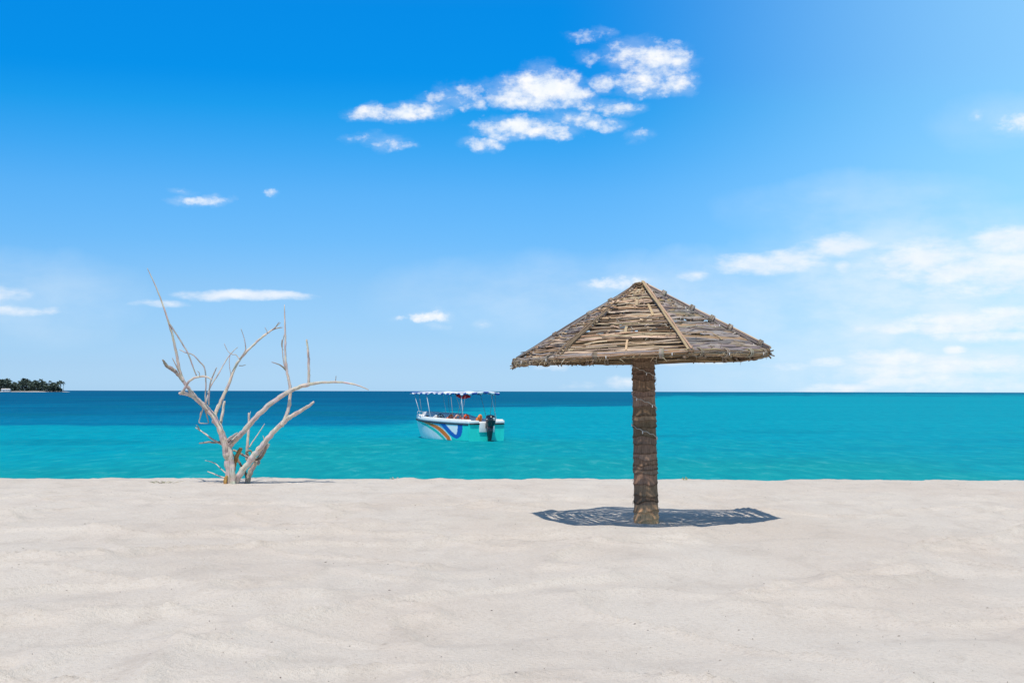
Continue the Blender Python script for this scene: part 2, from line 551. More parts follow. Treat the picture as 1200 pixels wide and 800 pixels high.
def axis(lo, hi, step, far_lo, far_hi, n):
    a = np.arange(lo, hi + 1e-6, step)
    l = lo - np.geomspace(step, lo - far_lo, n)[::-1]
    h = hi + np.geomspace(step, far_hi - hi, n)
    return np.concatenate([l, a, h])

def grid_mesh(name, X, Y, Z, mat):
    ny, nx = X.shape
    me = bpy.data.meshes.new(name)
    co = np.stack([X, Y, Z], -1).reshape(-1, 3).astype(np.float32)
    idx = np.arange(nx * ny).reshape(ny, nx)
    q = np.stack([idx[:-1, :-1], idx[:-1, 1:], idx[1:, 1:], idx[1:, :-1]], -1).reshape(-1, 4)
    me.vertices.add(len(co)); me.vertices.foreach_set('co', co.ravel())
    me.loops.add(q.size); me.loops.foreach_set('vertex_index', q.ravel().astype(np.int32))
    me.polygons.add(len(q)); me.polygons.foreach_set('loop_start', np.arange(0, q.size, 4, dtype=np.int32))
    me.polygons.foreach_set('use_smooth', np.ones(len(q), bool))
    me.update(); me.validate()
    me.materials.append(mat)
    o = bpy.data.objects.new(name, me)
    C.objects.link(o)
    return o

xs = axis(-12.5, 12.5, .06, -160, 160, 26)
ys = axis(5.0, 31.0, .06, -120, 75, 24)
GX, GY = np.meshgrid(xs, ys)
beach = grid_mesh('sand_beach', GX, GY, beach_z(GX, GY), M_sand)
tag(beach, 'wide smooth pale coral sand beach', 'beach', kind='structure')

def zs(x, y): return float(beach_z(np.array([x]), np.array([y]))[0])

# ------------------------------------------------------------------ the sea
def make_sea():
    Yr = np.geomspace(24, 60000, 460)
    tn = np.concatenate([np.linspace(-2.4, -.62, 16), np.linspace(-.6, .6, 300), np.linspace(.62, 2.4, 16)])
    T, Y = np.meshgrid(tn, Yr)
    X = T * Y
    a = T * FPX + 600
    bx = [-800, 0, 300, 430, 480, 520, 600, 680, 742, 772, 900, 1200, 2000]
    by = [99, 99, 98, 104, 118, 165, 208, 228, 240, 700, 1050, 1350, 1500]
    yc = np.interp(a, bx, by)
    dy = 4050 / Y; dyc = 4050 / yc
    wob = fbm(X * .02 + 3, Y * .012, 4, .55) + .8 * fbm(X * .035 + 9, Y * .09, 4, .6) + 1.1 * fbm(X * .11 + 5, Y * .035, 4, .6)
    soft = np.interp(a, [0, 300, 430, 540, 640, 800], [2.6, 3.5, 8.0, 8.0, 4.0, 1.8])
    deep = np.clip((dyc - dy + wob * 3.0) / soft + .5, 0, 1)
    deep = deep * deep * (3 - 2 * deep)
    deep *= np.interp(a, [0, 480, 600, 740, 800], [1, 1, .9, .85, .8])
    far = np.clip((36 - dy + wob * 9) / 26, 0, 1)
    weed = np.zeros_like(X)
    def patch(px, py, rx, ry, s):
        q = ((a - px) / rx) ** 2 + ((dy - (py - 459)) / ry) ** 2
        n = fbm(X * .12 + px, Y * .2, 3, .6)
        np.maximum(weed, np.clip(s * np.clip(1.25 - q + n * 1.6, 0, 1), 0, 1), out=weed)
    patch(60, 520, 95, 3.6, .36); patch(390, 486, 95, 2.6, .55); patch(30, 488, 90, 2.5, .35); patch(250, 478, 180, 2.2, .25)
    patch(450, 490, 40, 2.5, .45); patch(785, 511, 30, 2.0, .3); patch(900, 506, 90, 2.2, .16); patch(160, 470, 140, 1.4, .25); patch(640, 472, 90, 2.0, .3)
    patch(1090, 524, 120, 2.4, .12); patch(330, 527, 130, 2.5, .14)
    near = np.clip((dy - 62 + wob * 30) / 40, 0, 1)
    o = grid_mesh('sea', X, Y, np.full_like(X, SEA_Z), M_sea)
    me = o.data
    at_ = me.attributes.new('bed', 'FLOAT_COLOR', 'POINT')
    at_.data.foreach_set('color', np.stack([deep, weed, near, np.ones_like(X)], -1).astype(np.float32).ravel())
    at_ = me.attributes.new('far', 'FLOAT', 'POINT')
    at_.data.foreach_set('value', far.astype(np.float32).ravel())
    tag(o, 'calm turquoise sea, deep blue towards the horizon', 'sea', kind='structure')
make_sea()

# ------------------------------------------------------------------ thatched umbrella
def vary(c, s=.18, h=.06):
    k = 1 + random.uniform(-s, s)
    return tuple(max(.01, q * k * (1 + random.uniform(-h, h))) for q in c)

TAN = [(.46, .305, .18), (.58, .41, .26), (.66, .50, .345), (.38, .235, .13), (.24, .15, .085), (.50, .375, .265), (.13, .08, .046), (.32, .24, .18), (.56, .415, .28)]
GREY = [(.27, .225, .205), (.32, .27, .25), (.21, .175, .165), (.40, .335, .295), (.15, .12, .10), (.36, .245, .14), (.28, .215, .155)]
MIXD = TAN[:4] + GREY[:5]
BROWN = [(.22, .15, .09), (.29, .20, .12), (.16, .11, .07), (.35, .255, .155)]

def make_umbrella():
    UY = 17.90
    base = at(758, 612, UY); base.z = zs(base.x, UY) - .02
    root = empty('thatched_umbrella', base)
    tag(root, 'hexagonal beach umbrella of woven dry cane on a thick palm trunk post in the sand', 'beach umbrella')
    L = lambda p: p - base
    # post: overlapping rings of palm fibre
    top = L(at(753.5, 406, UY)); p0 = Vector((0, 0, -.25))
    H = top.z - p0.z
    NA, NZ = 72, 230
    rings = []
    z = -.3; bounds = []
    while z < H + .3:
        bounds.append(z); z += random.choice((.05, .075, .09, .11, .13)) * random.uniform(.9, 1.1)
    phase = [[(random.uniform(0, 6.28), random.uniform(.2, 1) * .018 / k ** .7, k) for k in (1, 2, 3, 4, 7, 13)] for _ in bounds]
    tints = [vary((.255, .168, .112), .32, .06) for _ in bounds]
    vsl, cl, fb = [], [], []
    for i in range(NZ):
        zz = H * i / (NZ - 1)
        c = p0.lerp(top, i / (NZ - 1))
        r0 = .151 - .017 * i / (NZ - 1)
        for j in range(NA):
            a = 2 * math.pi * j / NA
            best = 0; bi = 0; bl = 1e9
            for q, bz in enumerate(bounds):
                e = bz + sum(A * math.sin(k * a + ph) for ph, A, k in phase[q])
                if e <= zz and zz - e < bl:
                    bl = zz - e; bi = q
            sp = .1
            lip = math.exp(-bl / .035)
            r = r0 + .020 * lip * (.75 + .25 * math.sin(a * 4 + bi)) - .004 * (1 - min(1, bl / .010)) + random.uniform(-.0012, .0012)
            vsl.append(c + Vector((math.cos(a) * r, math.sin(a) * r, 0)))
            cc = tints[bi]
            if bl < .016: cc = tuple(u * .55 for u in cc)       # frayed dark lower hem of each sheath, doubling as painted crease shade
            if zz < .50:                       # the lowest sheath is pale, newly cut
                f = 1.0 if zz < .41 + .04 * math.sin(a * 3 + 1) else .45
                cc = tuple(u * (1 - f) + w * f for u, w in zip(cc, (.80, .43, .21)))
            cl.append(cc)
            fb.append((a * .15, zz * 0 + a * r0 * 1.0, bi * 3.1))
    fb = [(zv.z * 1.0, q[1], q[2]) for zv, q in zip(vsl, fb)]
    fs = [(i * NA + j, i * NA + (j + 1) % NA, (i + 1) * NA + (j + 1) % NA, (i + 1) * NA + j) for i in range(NZ - 1) for j in range(NA)]
    fs.append(tuple((NZ - 1) * NA + j for j in range(NA)))
    mb = MB(); mb.add(vsl, fs, cl, fb)
    # loose fibre ends sticking out of the rings
    for _ in range(150):
        t = random.random(); a = random.uniform(0, 6.28)
        c = p0.lerp(top, t); r0 = .158 - .017 * t
        d = Vector((math.cos(a), math.sin(a), 0)); s = Vector((-d.y, d.x, 0))
        p = c + d * r0
        e = p + d * random.uniform(.004, .016) + s * random.uniform(-.05, .05) + Vector((0, 0, random.uniform(-.05, .03)))
        mb.tube([p, (p + e) / 2 + d * .006, e], [.0022, .0022, .001], 4, vary((.17, .115, .08), .3), cap=False)
    mb.build('post', M_trunk, root)

    # roof frame
    dxy = lambda px, py, Y: L(at(px, py, Y))
    cor = [dxy(897, 413, 17.62), dxy(807, 412.5, 16.40), dxy(655, 419.5, 16.66), dxy(606, 424.5, 18.18)]
    ctr = L(at(751, 420, UY))
    cor.append(Vector((ctr.x - .56, ctr.y + 1.52, (cor[3].z * 2 + cor[0].z) / 3)))
    cor.append(Vector((ctr.x + 1.34, ctr.y + .98, (cor[3].z + cor[0].z * 2) / 3)))
    apex = L(at(751, 336.0, UY))
    def apx(k):
        d = cor[k] - apex; d.z = 0
        return apex + d.normalized() * .075
    # face i: from corner i to corner i+1 (0 front right, 1 front, 2 left, 3..5 behind)
    EB = .085                                        # the eaves bow outwards a little between the corners
    palettes = [GREY, TAN, MIXD, BROWN, BROWN, BROWN]
    for k in range(6):
        A, B = cor[k], cor[(k + 1) % 6]
        nrm = (B - A).cross(apex - A).normalized()
        if nrm.z < 0: nrm = -nrm
        pal = palettes[k]
        outv = (A + B) / 2 - ctr; outv.z = 0; outv.normalize()
        def F(s, t, h=0.0):
            return (A.lerp(B, s) + outv * (EB * math.sin(math.pi * min(1, max(0, s))))) * (1 - t) + apex * t + nrm * h
        panel = MB()
        laths = [.02, .27, .5, .74, .98]
        rows = 31
        for r in range(rows):
            t = .012 + (r + random.uniform(-.25, .25)) / rows * .93
            width = (B - A).length * (1 - t)
            for q in range(3 if k < 3 else 2):
                # one or two canes side by side, not always reaching across
                s0, s1 = -.012, 1.012
                z0 = random.random()
                if z0 < .22: s0 = random.uniform(.05, .55)
                elif z0 < .44: s1 = random.uniform(.45, .95)
                elif z0 < (.66 if k in (0, 5) else .63): continue
                tilt = random.uniform(-.042, .042)
                t_off = random.uniform(-.6, .6) / rows
                bow = random.uniform(-.007, .007)
                ph = random.choice((0, math.pi)) if q == 0 else random.uniform(0, 6.28)
                amp = random.uniform(.003, .009)
                n = max(4, int(14 * (s1 - s0)))
                pts = []
                for i in range(n + 1):
                    s = s0 + (s1 - s0) * i / n
                    tt = min(.95, max(.002, t + t_off + tilt * (s - .5) + bow * math.sin(math.pi * (s - s0) / (s1 - s0))))
                    pts.append(F(s, tt, .028 + amp * math.sin(s * math.pi * 4 + ph) + q * .004))
                w = random.choice((.010, .014, .018, .022, .026, .034))
                if k == 0: w = random.choice((.02, .032, .045, .06, .07))
                ws = [w * (1 - .25 * abs(2 * i / n - 1) * random.random()) for i in range(n + 1)]
                panel.ribbon(pts, nrm, ws, random.uniform(.006, .012), vary(random.choice(pal), .2))
        # a thinner second layer below, painted dark as the shade between the canes, with gaps that let spots of sun through
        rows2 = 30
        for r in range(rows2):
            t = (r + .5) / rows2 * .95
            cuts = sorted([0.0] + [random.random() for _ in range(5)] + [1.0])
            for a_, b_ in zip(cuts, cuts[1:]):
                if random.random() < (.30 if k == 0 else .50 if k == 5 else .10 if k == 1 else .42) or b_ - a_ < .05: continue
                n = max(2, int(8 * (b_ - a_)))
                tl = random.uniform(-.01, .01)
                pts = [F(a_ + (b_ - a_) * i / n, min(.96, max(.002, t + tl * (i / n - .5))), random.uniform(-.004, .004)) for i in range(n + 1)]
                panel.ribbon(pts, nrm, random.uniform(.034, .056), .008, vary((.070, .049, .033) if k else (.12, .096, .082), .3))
        # radial laths lying on the weave, and the ones it is woven on
        lm = panel
        for s in laths[1:-1]:
            pts = [F(s + random.uniform(-.004, .004), .01 + .90 * i / 9, .004 + .012 * math.sin(i * 2.2)) for i in range(10)]
            lm.ribbon(pts, nrm, .03, .014, vary((.3, .22, .14)))
        rngs = [(.47, .02, .17), (.52, .28, .36), (.46, .66, .76), (.16, .5, .68)] if k == 1 else \
               [(.5, .14, .24)]
        for s, t0, t1 in rngs:
            pts = [F(s + .01 * (i / 4), t0 + (t1 - t0) * i / 4, .044 + .006 * math.sin(i)) for i in range(5)]
            lm.ribbon(pts, nrm, random.uniform(.022, .034), .008, vary((.50, .365, .22) if k < 2 else (.34, .26, .18)))
        for _ in range(34 if k < 3 else 12):
            s, t = random.random(), random.uniform(.0, .88)
            ln = random.uniform(.10, .34) * (1 - t) ** .3; dt = random.uniform(-.035, .035)
            pts = [F(s + ln * (i / 4 - .5), min(.95, max(-.012, t + dt * (i / 4 - .5))), .040 + .012 * math.sin(i * .8 + s * 9)) for i in range(5)]
            panel.ribbon(pts, nrm, random.uniform(.008, .018), .007, vary(random.choice(pal), .25))
        # loose white and brown strings and fibre ends over the weave
        sm = panel
        for _ in range(46 if k < 3 else 20):
            s, t = random.random(), random.uniform(.02, .9)
            ds, dt = random.uniform(-.07, .07), random.uniform(-.03, .05)
            p, m_, e = F(s, t, .045), F(s + ds * .5, t + dt * .3, .058), F(s + ds, min(.95, t + dt), .046)
            sm.tube([p, m_, e], .0026, 4, vary(random.choice([(.66, .6, .5), (.5, .38, .25), (.2, .15, .1)]), .2), cap=False)
        panel.build('thatch_panel', M_thatch, root)

    def bundle(name, P, Q, n, rad, spread, pal, overs=(.04, .04), wob=.01, flat=1.0, updir=Vector((0, 0, 1)), ties=(), sag=0.0, extra=None, bow=Vector((0, 0, 0))):
        mb = MB()
        ax = (Q - P).normalized()
        sd_ = ax.cross(updir).normalized(); up = sd_.cross(ax)
        for i in range(n):
            a = random.uniform(0, 6.28); rr = spread * math.sqrt(random.random())
            off = sd_ * (math.cos(a) * rr) + up * (math.sin(a) * rr * flat)
            if i < 7:
                a = i / 7 * 6.28; off = sd_ * math.cos(a) * spread * .8 + up * math.sin(a) * spread * .8 * flat
            r = rad * random.uniform(.7, 1.3)
            s, e = P - ax * overs[0] * random.uniform(.3, 1.3), Q + ax * overs[1] * random.uniform(.3, 1.3)
            pts = [s.lerp(e, t / 7) + off + sd_ * random.uniform(-wob, wob) + up * (random.uniform(-wob, wob) - sag * math.sin(math.pi * t / 7)) + bow * math.sin(math.pi * t / 7) for t in range(8)]
            mb.tube(pts, [r * random.uniform(.85, 1.1) for _ in range(8)], 7, vary(random.choice(pal), .2))
        if extra: extra(mb)
        o = mb.build(name, M_pole, root)
        for t in ties:
            tm = MB()
            c = P.lerp(Q, t) - up * sag * math.sin(math.pi * t) + bow * math.sin(math.pi * t)
            for w in range(4):
                cc = c + ax * (w - 1.5) * .014
                ring = [cc + (sd_ * math.cos(q / 12 * 6.2832) + up * math.sin(q / 12 * 6.2832) * max(flat, .8)) * (spread + rad * 1.25) for q in range(13)]
                tm.tube(ring, .009, 5, vary(random.choice([(.20, .16, .12), (.26, .21, .16), (.34, .29, .23)]), .15), cap=False)
            tm.build('tie', M_fray, o)
        return o

    up = Vector((0, 0, 1))
    rise = [.055, .05, .04, .045, .05, .05]
    # hips: a thick tied bundle at the right, two bare split laths in front, thin canes at the left
    bundle('ridge_bundle', cor[0] + up * .075, apx(0) + up * .01, 9, .0135, .030, TAN[:2] + TAN[3:6] + GREY[:5], (.05, .02), .004, 1, up, (.045, .30, .45, .62, .86))
    for k, wdt, pal in ((1, .036, (.50, .34, .22)), (2, .03, (.25, .18, .12))):
        A = cor[k]; TP = apx(k)
        mb = MB()
        nr = Vector((A.x - apex.x, A.y - apex.y, 1.9)).normalized()
        for off, ww, lift in (((-.019, wdt * .85, .060), (.017, wdt * .65, .064)) if k == 1 else ((-.035, .015, .046), (.004, .013, .052), (.035, .012, .048), (-.015, .014, .050), (.02, .012, .054), (-.045, .012, .05))):
            t0_, t1_ = ((0, .45), (.1, .62), (.3, .98), (.5, 1.0), (0, .35))[random.randrange(5)] if k == 2 else (0, 1)
            sv = (TP - A).normalized().cross(nr)
            if k == 1:
                pts = [A.lerp(TP, -.01 + 1.03 * i / 9) + sv * (off * (.5 + .5 * (1 - i / 9))) + nr * (lift + .006 * math.sin(i * 1.7 + off * 90)) for i in range(10)]
            else:
                pts = [A.lerp(TP, t0_ + (t1_ - t0_) * i / 9) + sv * (off + random.uniform(-.008, .008)) + nr * (lift + random.uniform(-.004, .006)) for i in range(10)]
            mb.ribbon(pts, nr, [ww * random.uniform(.85, 1.1) for _ in range(10)], .016, vary(pal, .16))
        mb.build('ridge_lath', M_thatch, root)
    bundle('ridge_bundle', cor[3] + up * .045, apx(3) + up * .0, 6, .0125, .022, BROWN + GREY + TAN[3:6], (.0, .03), .006, 1, up, (.33, .62, .8))
    bundle('ridge_bundle', cor[4] + up * .05, apx(4), 6, .013, .026, BROWN, (.05, .02), .006, 1, up, (.4, .8))
    bundle('ridge_bundle', cor[5] + up * .05, apx(5), 6, .013, .026, BROWN, (.05, .02), .006, 1, up, (.4, .8))

    # eaves
    pals = [GREY[:5] + BROWN, BROWN + TAN[3:6] + GREY[:2], GREY + BROWN, BROWN, BROWN, BROWN]
    for k in range(6):
        A, B = cor[k], cor[(k + 1) % 6]
        out = ((A + B) / 2 - ctr); out.z = 0; out.normalize()
        def fringe(fm):
            for _ in range({0: 34, 1: 70, 2: 120}.get(k, 40)):
                s = random.uniform(-.02, 1.02)
                p = A.lerp(B, s) + up * random.uniform(-.05, .03) + out * (random.uniform(.02, .05) + EB * math.sin(math.pi * min(1, max(0, s))))
                d = (B - A).normalized() * random.uniform(-.07, .07) + out * random.uniform(-.01, .02) + up * random.uniform(-.045, .02)
                fm.tube([p, p + d * .5 + out * .010, p + d + up * random.uniform(-.02, 0)], [.003, .0026, .0012], 4, vary(random.choice([(.62, .52, .38), (.45, .33, .2), (.25, .19, .13), (.56, .45, .3)]), .2), cap=False)
            for _ in range({0: 8, 1: 14, 2: 40}.get(k, 16)):     # short broken leaf ends below the edge
                s = random.random()
                p = A.lerp(B, s) + up * -.03 + out * (random.uniform(-.05, .02) + EB * math.sin(math.pi * s))
                q = p + up * -random.uniform(.012, .034) + (B - A).normalized() * random.uniform(-.05, .05)
                fm.ribbon([p, (p + q) / 2 + out * .006, q], out, [.022, .018, .008], .004, vary(random.choice(BROWN), .3))
        e = bundle('eave_bundle', A, B, 17, .0115, .046, pals[k], (.05, .05), .009, .85, up, (.06, .30, .62, .9) if k == 0 else ((.20, .71) if k == 1 else (.12, .45, .93)), .006, fringe, out * EB)
        # stubs of the rafters sticking out under the rim
        if k in (0, 1):
            for s in ((.12, .58, .86) if k == 0 else (.03,)):
                st = MB()
                c = A.lerp(B, s) + up * -.055 + out * (.01 + EB * math.sin(math.pi * s))
                st.tube([c - out * .06, c + out * .035], .019, 8, vary((.24, .17, .11)))
                st.build('rafter_stub', M_pole, e)

    # corner knots
    for k, sc in ((0, 1.0), (3, 1.1), (1, .6), (2, .6)):
        A = cor[k]; km = MB()
        o_ = (A - ctr); o_.z = 0; o_.normalize(); s_ = Vector((-o_.y, o_.x, 0))
        for _ in range(26):
            c = A + Vector((random.gauss(0, .02), random.gauss(0, .02), random.uniform(-.05, .05))) * sc
            d = (o_ * random.uniform(.3, 1) + s_ * random.uniform(-1, 1) + up * random.uniform(-.6, .3)).normalized() * random.uniform(.03, .085) * sc
            km.tube([c - d * .4, c + d], [.011, .008], 6, vary(random.choice(BROWN + TAN[3:5]), .3))
        km.build('corner_knot', M_pole, root)

    # crown: short canes crossing round a plug of fibre
    km = MB()
    for i in range(46):
        a = random.uniform(0, 6.28); d = Vector((math.cos(a), math.sin(a), 0))
        p = apex + d * random.uniform(.0, .07) + up * random.uniform(-.01, .035)
        q = apex + d * random.uniform(.12, .2) + Vector((-d.y, d.x, 0)) * random.uniform(-.07, .07) + up * random.uniform(-.15, -.07)
        km.tube([p, (p + q) / 2 + up * .012, q], random.uniform(.008, .014), 6, vary(random.choice(TAN + BROWN), .2))
    for i in range(30):
        a = random.uniform(0, 6.28); d = Vector((math.cos(a), math.sin(a), 0))
        c = apex + d * random.uniform(.0, .09) + up * random.uniform(-.03, .04)
        km.tube([c - Vector((-d.y, d.x, 0)) * .06, c + up * .012, c + Vector((-d.y, d.x, 0)) * .06], .009, 5, vary(random.choice(BROWN), .3))
    km.build('crown_knot', M_pole, root)

    # rafters and braces below
    hub = Vector((top.x, top.y, apex.z - .14))
    pm = MB(); pm.tube([top - up * .1, hub], [.07, .06], 12, (.2, .15, .1)); pm.build('king_post', M_pole, root)
    for k in range(6):
        rm = MB()
        rm.tube([cor[k] - up * .035 + (ctr - cor[k]) * .02, (cor[k] + apex) / 2 - up * .05, apex - up * .10], [.022, .025, .025], 9, vary((.24, .17, .11), .15))
        rm.build('rafter', M_pole, root)
    for a in range(4):
        th = R(200 + 90 * a); d = Vector((math.cos(th), math.sin(th), 0))
        bm_ = MB()
        lo = top + d * .125 + up * -.09; hi = top + d * .42 + up * .12
        bm_.tube([lo, hi], .02, 8, vary((.27, .19, .12)))
        bm_.build('brace', M_pole, root)
    return base, top, p0, cor, apex, L
UB, UTOP, UP0, UCOR, UAPEX, _ = make_umbrella()

# fairy lights wound round the post and strung along the eaves
def make_lights():
    root = empty('string_lights', UB + UTOP)
    tag(root, 'thin pale cord of fairy lights wound round the palm trunk post', 'string lights')
    o0 = UB + UTOP
    pts = []
    zt = at(752, 409, 17.9).z; zb = at(752, 524, 17.9).z
    pitch = .376
    zc = at(752, 435, 17.75).z                     # height where it crosses the front
    n = 260
    for i in range(n):
        z = zt + (zb - zt) * i / (n - 1)
        ang = -math.pi / 2 - (z - zc) / pitch * 2 * math.pi
        t = (z - (UB + UP0).z) / ((UB + UTOP).z - (UB + UP0).z)
        c = (UB + UP0).lerp(UB + UTOP, t)
        r = .151 - .017 * t + .017
        pts.append(Vector((c.x + math.cos(ang) * r, c.y + math.sin(ang) * r, z + .006 * math.sin(i * .9))) - o0)
    m = MB(); m.tube(pts, .0036, 5, cap=False)
    # along the front eaves, sagging between ties
    run = []
    P = [UCOR[0], UCOR[1], UCOR[2], UCOR[3]]
    for A, B in zip(P, P[1:]):
        out = ((A + B) / 2 - UAPEX); out.z = 0; out.normalize()
        for i in range(34):
            s = i / 34
            run.append(UB + A.lerp(B, s) + out * (.066 + .085 * math.sin(math.pi * s)) + Vector((0, 0, .012 - .05 * abs(math.sin(s * math.pi * 2.5)) * .3 + random.uniform(-.003, .003))) - o0)
    m.tube(run, .0016, 5, cap=False)
    rr = [UB + UCOR[0].lerp(UAPEX, .02 + .9 * i / 40) + Vector((-.02, -.075, .06 - .03 * abs(math.sin(i * .6)))) - o0 for i in range(41)]
    m.tube(rr, .0016, 5, cap=False)
    m.build('cord', M_cord, root)
    def bulb(p):
        b = MB()
        b.tube([p, p - Vector((0, 0, .012)), p - Vector((0, 0, .03)), p - Vector((0, 0, .036))], [.003, .0062, .0055, .002], 7)
        b.build('bulb', M_bulb, root)
    for i in range(10, n, 17): bulb(pts[i])
    for i in range(4, len(run), 17): bulb(run[i])
    for i in range(3, 40, 12): bulb(rr[i])
make_lights()

# ------------------------------------------------------------------ dead tree
def make_tree():
    Y0 = 25.4
    Z4 = lambda zx, zy, Y: at(150 + zx / 2.859, 310 + zy / 2.857, Y)
    base = Z4(345, 735, Y0); base.z = zs(base.x, base.y)
    root = empty('dead_tree', base)
    tag(root, 'leafless sun bleached dead tree with forked grey white branches at the top of the beach', 'dead tree')
    PALE = (.61, .515, .435)
    MID = (.40, .335, .28)
    DARK = (.28, .22, .17)
    OCH = (.42, .24, .075)
    ppm = FPX * 2.858 / Y0 * 1.32
    def limb(name, pl, rads, y0, y1, col=PALE, parent=None, sides=10, rough=.05, label=None, col_end=None, knots=0):
        """smooth curve through the joints, radius in the same units, leaning from depth y0 to y1"""
        n = len(pl)
        P = [Z4(x, y, Y0 + y0 + (y1 - y0) * (i / (n - 1))) - base for i, (x, y) in enumerate(pl)]
        rr = [rads[0] + (rads[-1] - rads[0]) * i / (n - 1) for i in range(n)] if len(rads) == 2 else rads
        pts, rs = [], []
        sub = 5
        for i in range(n - 1):
            a, b, c, d = P[max(0, i - 1)], P[i], P[i + 1], P[min(n - 1, i + 2)]
            for q in range(sub):
                t = q / sub
                pts.append(.5 * ((2 * b) + (c - a) * t + (2 * a - 5 * b + 4 * c - d) * t * t + (3 * b - a - 3 * c + d) * t ** 3))
                rs.append(max(.0062, (rr[i] * (1 - t) + rr[i + 1] * t) / ppm))
        pts.append(P[-1]); rs.append(rr[-1] / ppm)
        j = .18
        for i in range(1, len(pts) - 1):
            pts[i] = pts[i] + Vector((random.uniform(-1, 1), random.uniform(-1, 1), random.uniform(-1, 1))) * rs[i] * j
            rs[i] *= random.uniform(.95, 1.05)
        for _ in range(knots):
            i = random.randrange(2, len(pts) - 2)
            rs[i] *= 1.22
        ce = col_end or col
        cols = [tuple((u * (1 - i / (len(pts) - 1)) + w * i / (len(pts) - 1)) * random.uniform(.88, 1.06) for u, w in zip(col, ce)) for i in range(len(pts))]
        mb = MB(); mb.tube(pts, rs, sides, cols, rough)
        o = mb.build(name, M_bleach, parent if parent is not None else root)
        if label: o['label'] = label
        return o
    T = limb('trunk', [(344, 748), (341, 700), (334, 650), (326, 612), (316, 572), (298, 528), (276, 496), (252, 470), (232, 452), (212, 437), (192, 432), (176, 430)],
             [22, 18, 16.5, 16, 15, 13, 12, 11, 10.5, 9.5, 7.5, 5.5], 0, -.25, PALE, sides=14, knots=3)
    limb('trunk', [(352, 746), (351, 700), (346, 655), (340, 615), (345, 590)], [13, 12, 12, 11, 8], -.09, -.06, (.55, .48, .43), T, sides=12)
    # left leader with the tall whip
    Lm = limb('branch', [(222, 440), (205, 418), (186, 388), (172, 352), (163, 300), (149, 238), (134, 188), (112, 122), (88, 62), (64, 12)],
              [8, 8, 7.5, 6.5, 6, 5, 4.2, 3.4, 2.6, 1.4], -.2, -.55, PALE, knots=3)
    limb('twig', [(184, 392), (162, 362), (148, 350), (128, 337), (116, 318)], [5, 7, 8, 7, 3], -.3, -.45, MID, Lm, rough=.2, col_end=DARK, label='rough broken end of a dead limb')
    limb('twig', [(138, 196), (152, 218), (170, 246), (188, 275), (202, 300), (216, 338), (229, 372)], [3, 3.4, 3.4, 3.4, 3.4, 3.2, 2.6], -.45, -.3, (.5, .43, .38), Lm, 7)
    limb('twig', [(170, 356), (158, 332), (148, 312)], [3, 2.4, 1.4], -.3, -.4, PALE, Lm, 6)
    limb('twig', [(172, 432), (184, 424), (200, 396), (222, 379), (250, 374), (268, 377), (281, 386)], [6.5, 6.5, 5.5, 5, 4.2, 3.6, 2.6], -.25, -.5, PALE, Lm, 9)
    limb('twig', [(172, 284), (192, 294), (216, 301), (240, 325), (257, 348), (261, 398), (259, 440), (262, 486)], [1.8, 2.2, 2.6, 3, 3.2, 3.2, 3, 3.4], -.38, -.15, (.52, .45, .4), Lm, 7)
    limb('twig', [(240, 376), (238, 362), (232, 356)], [2.4, 1.8, 1], -.45, -.5, PALE, Lm, 5)
    limb('branch', [(258, 478), (266, 440), (276, 408), (300, 370), (318, 338), (334, 312), (352, 290), (368, 276)], [4.2, 3.8, 3.4, 3.2, 2.8, 2.6, 2.2, 1], -.1, .25, (.54, .48, .43), sides=7)
    limb('branch', [(270, 470), (272, 430), (275, 398), (287, 366), (297, 344)], [3.6, 3.4, 3.2, 3, 2], -.15, -.35, (.5, .43, .38), sides=7)
    t3 = limb('branch', [(268, 488), (246, 460), (232, 446), (222, 430)], [5, 4.5, 4, 2.5], -.3, -.45, PALE, sides=8)
    limb('twig', [(244, 490), (241, 512), (238, 528), (252, 531), (268, 531)], [2.2, 2.4, 2.2, 2, 1.2], -.3, -.35, MID, t3, 6)
    limb('twig', [(258, 486), (264, 505), (270, 530)], [4, 3, 1.5], -.33, -.35, DARK, t3, 6)
    # middle fork
    B = limb('branch', [(286, 528), (291, 504), (300, 482), (322, 434), (344, 382), (360, 340), (384, 305), (424, 265), (458, 236), (488, 216), (518, 210)],
             [8, 8.4, 8, 7.2, 6.5, 6.2, 5.6, 5, 4.4, 3.6, 1.6], .0, .65, PALE, knots=4)
    limb('twig', [(484, 219), (498, 205), (511, 194)], [3, 2.6, 1.2], .55, .6, MID, B, 6)
    limb('twig', [(492, 216), (500, 200), (507, 192)], [2, 1.6, 1], .55, .5, MID, B, 5)
    limb('twig', [(374, 316), (388, 296), (394, 282), (391, 255), (386, 236), (378, 214)], [3.4, 3, 2.6, 2, 1.5, .8], .35, .2, (.5, .44, .4), B, 6)
    limb('twig', [(372, 338), (384, 338), (394, 335)], [2, 1.6, 1], .35, .45, MID, B, 5)
    limb('twig', [(374, 318), (362, 302), (348, 300), (334, 289), (322, 264)], [2.4, 2.2, 2, 1.6, .9], .35, .5, (.5, .44, .4), B, 6)
    limb('twig', [(348, 378), (341, 350), (339, 322), (343, 294)], [2, 1.8, 1.6, 1], .3, .3, (.5, .44, .4), B, 6)
    limb('twig', [(468, 230), (463, 218), (458, 210)], [1.6, 1.2, .8], .5, .5, MID, B, 5)
    limb('twig', [(306, 548), (313, 515), (318, 486), (323, 457)], [7, 6.5, 6, 4.8], .05, .15, PALE, B, 9)
    # big right arch
    D = limb('branch', [(336, 612), (350, 596), (380, 565), (420, 520), (468, 474), (520, 436), (568, 412), (610, 400), (660, 394), (718, 394), (768, 403), (806, 419)],
             [14, 12.5, 11.5, 11, 10.5, 9.8, 8.6, 7, 5.4, 4.4, 3.2, 1.6], .0, -.8, PALE, knots=4, sides=12)
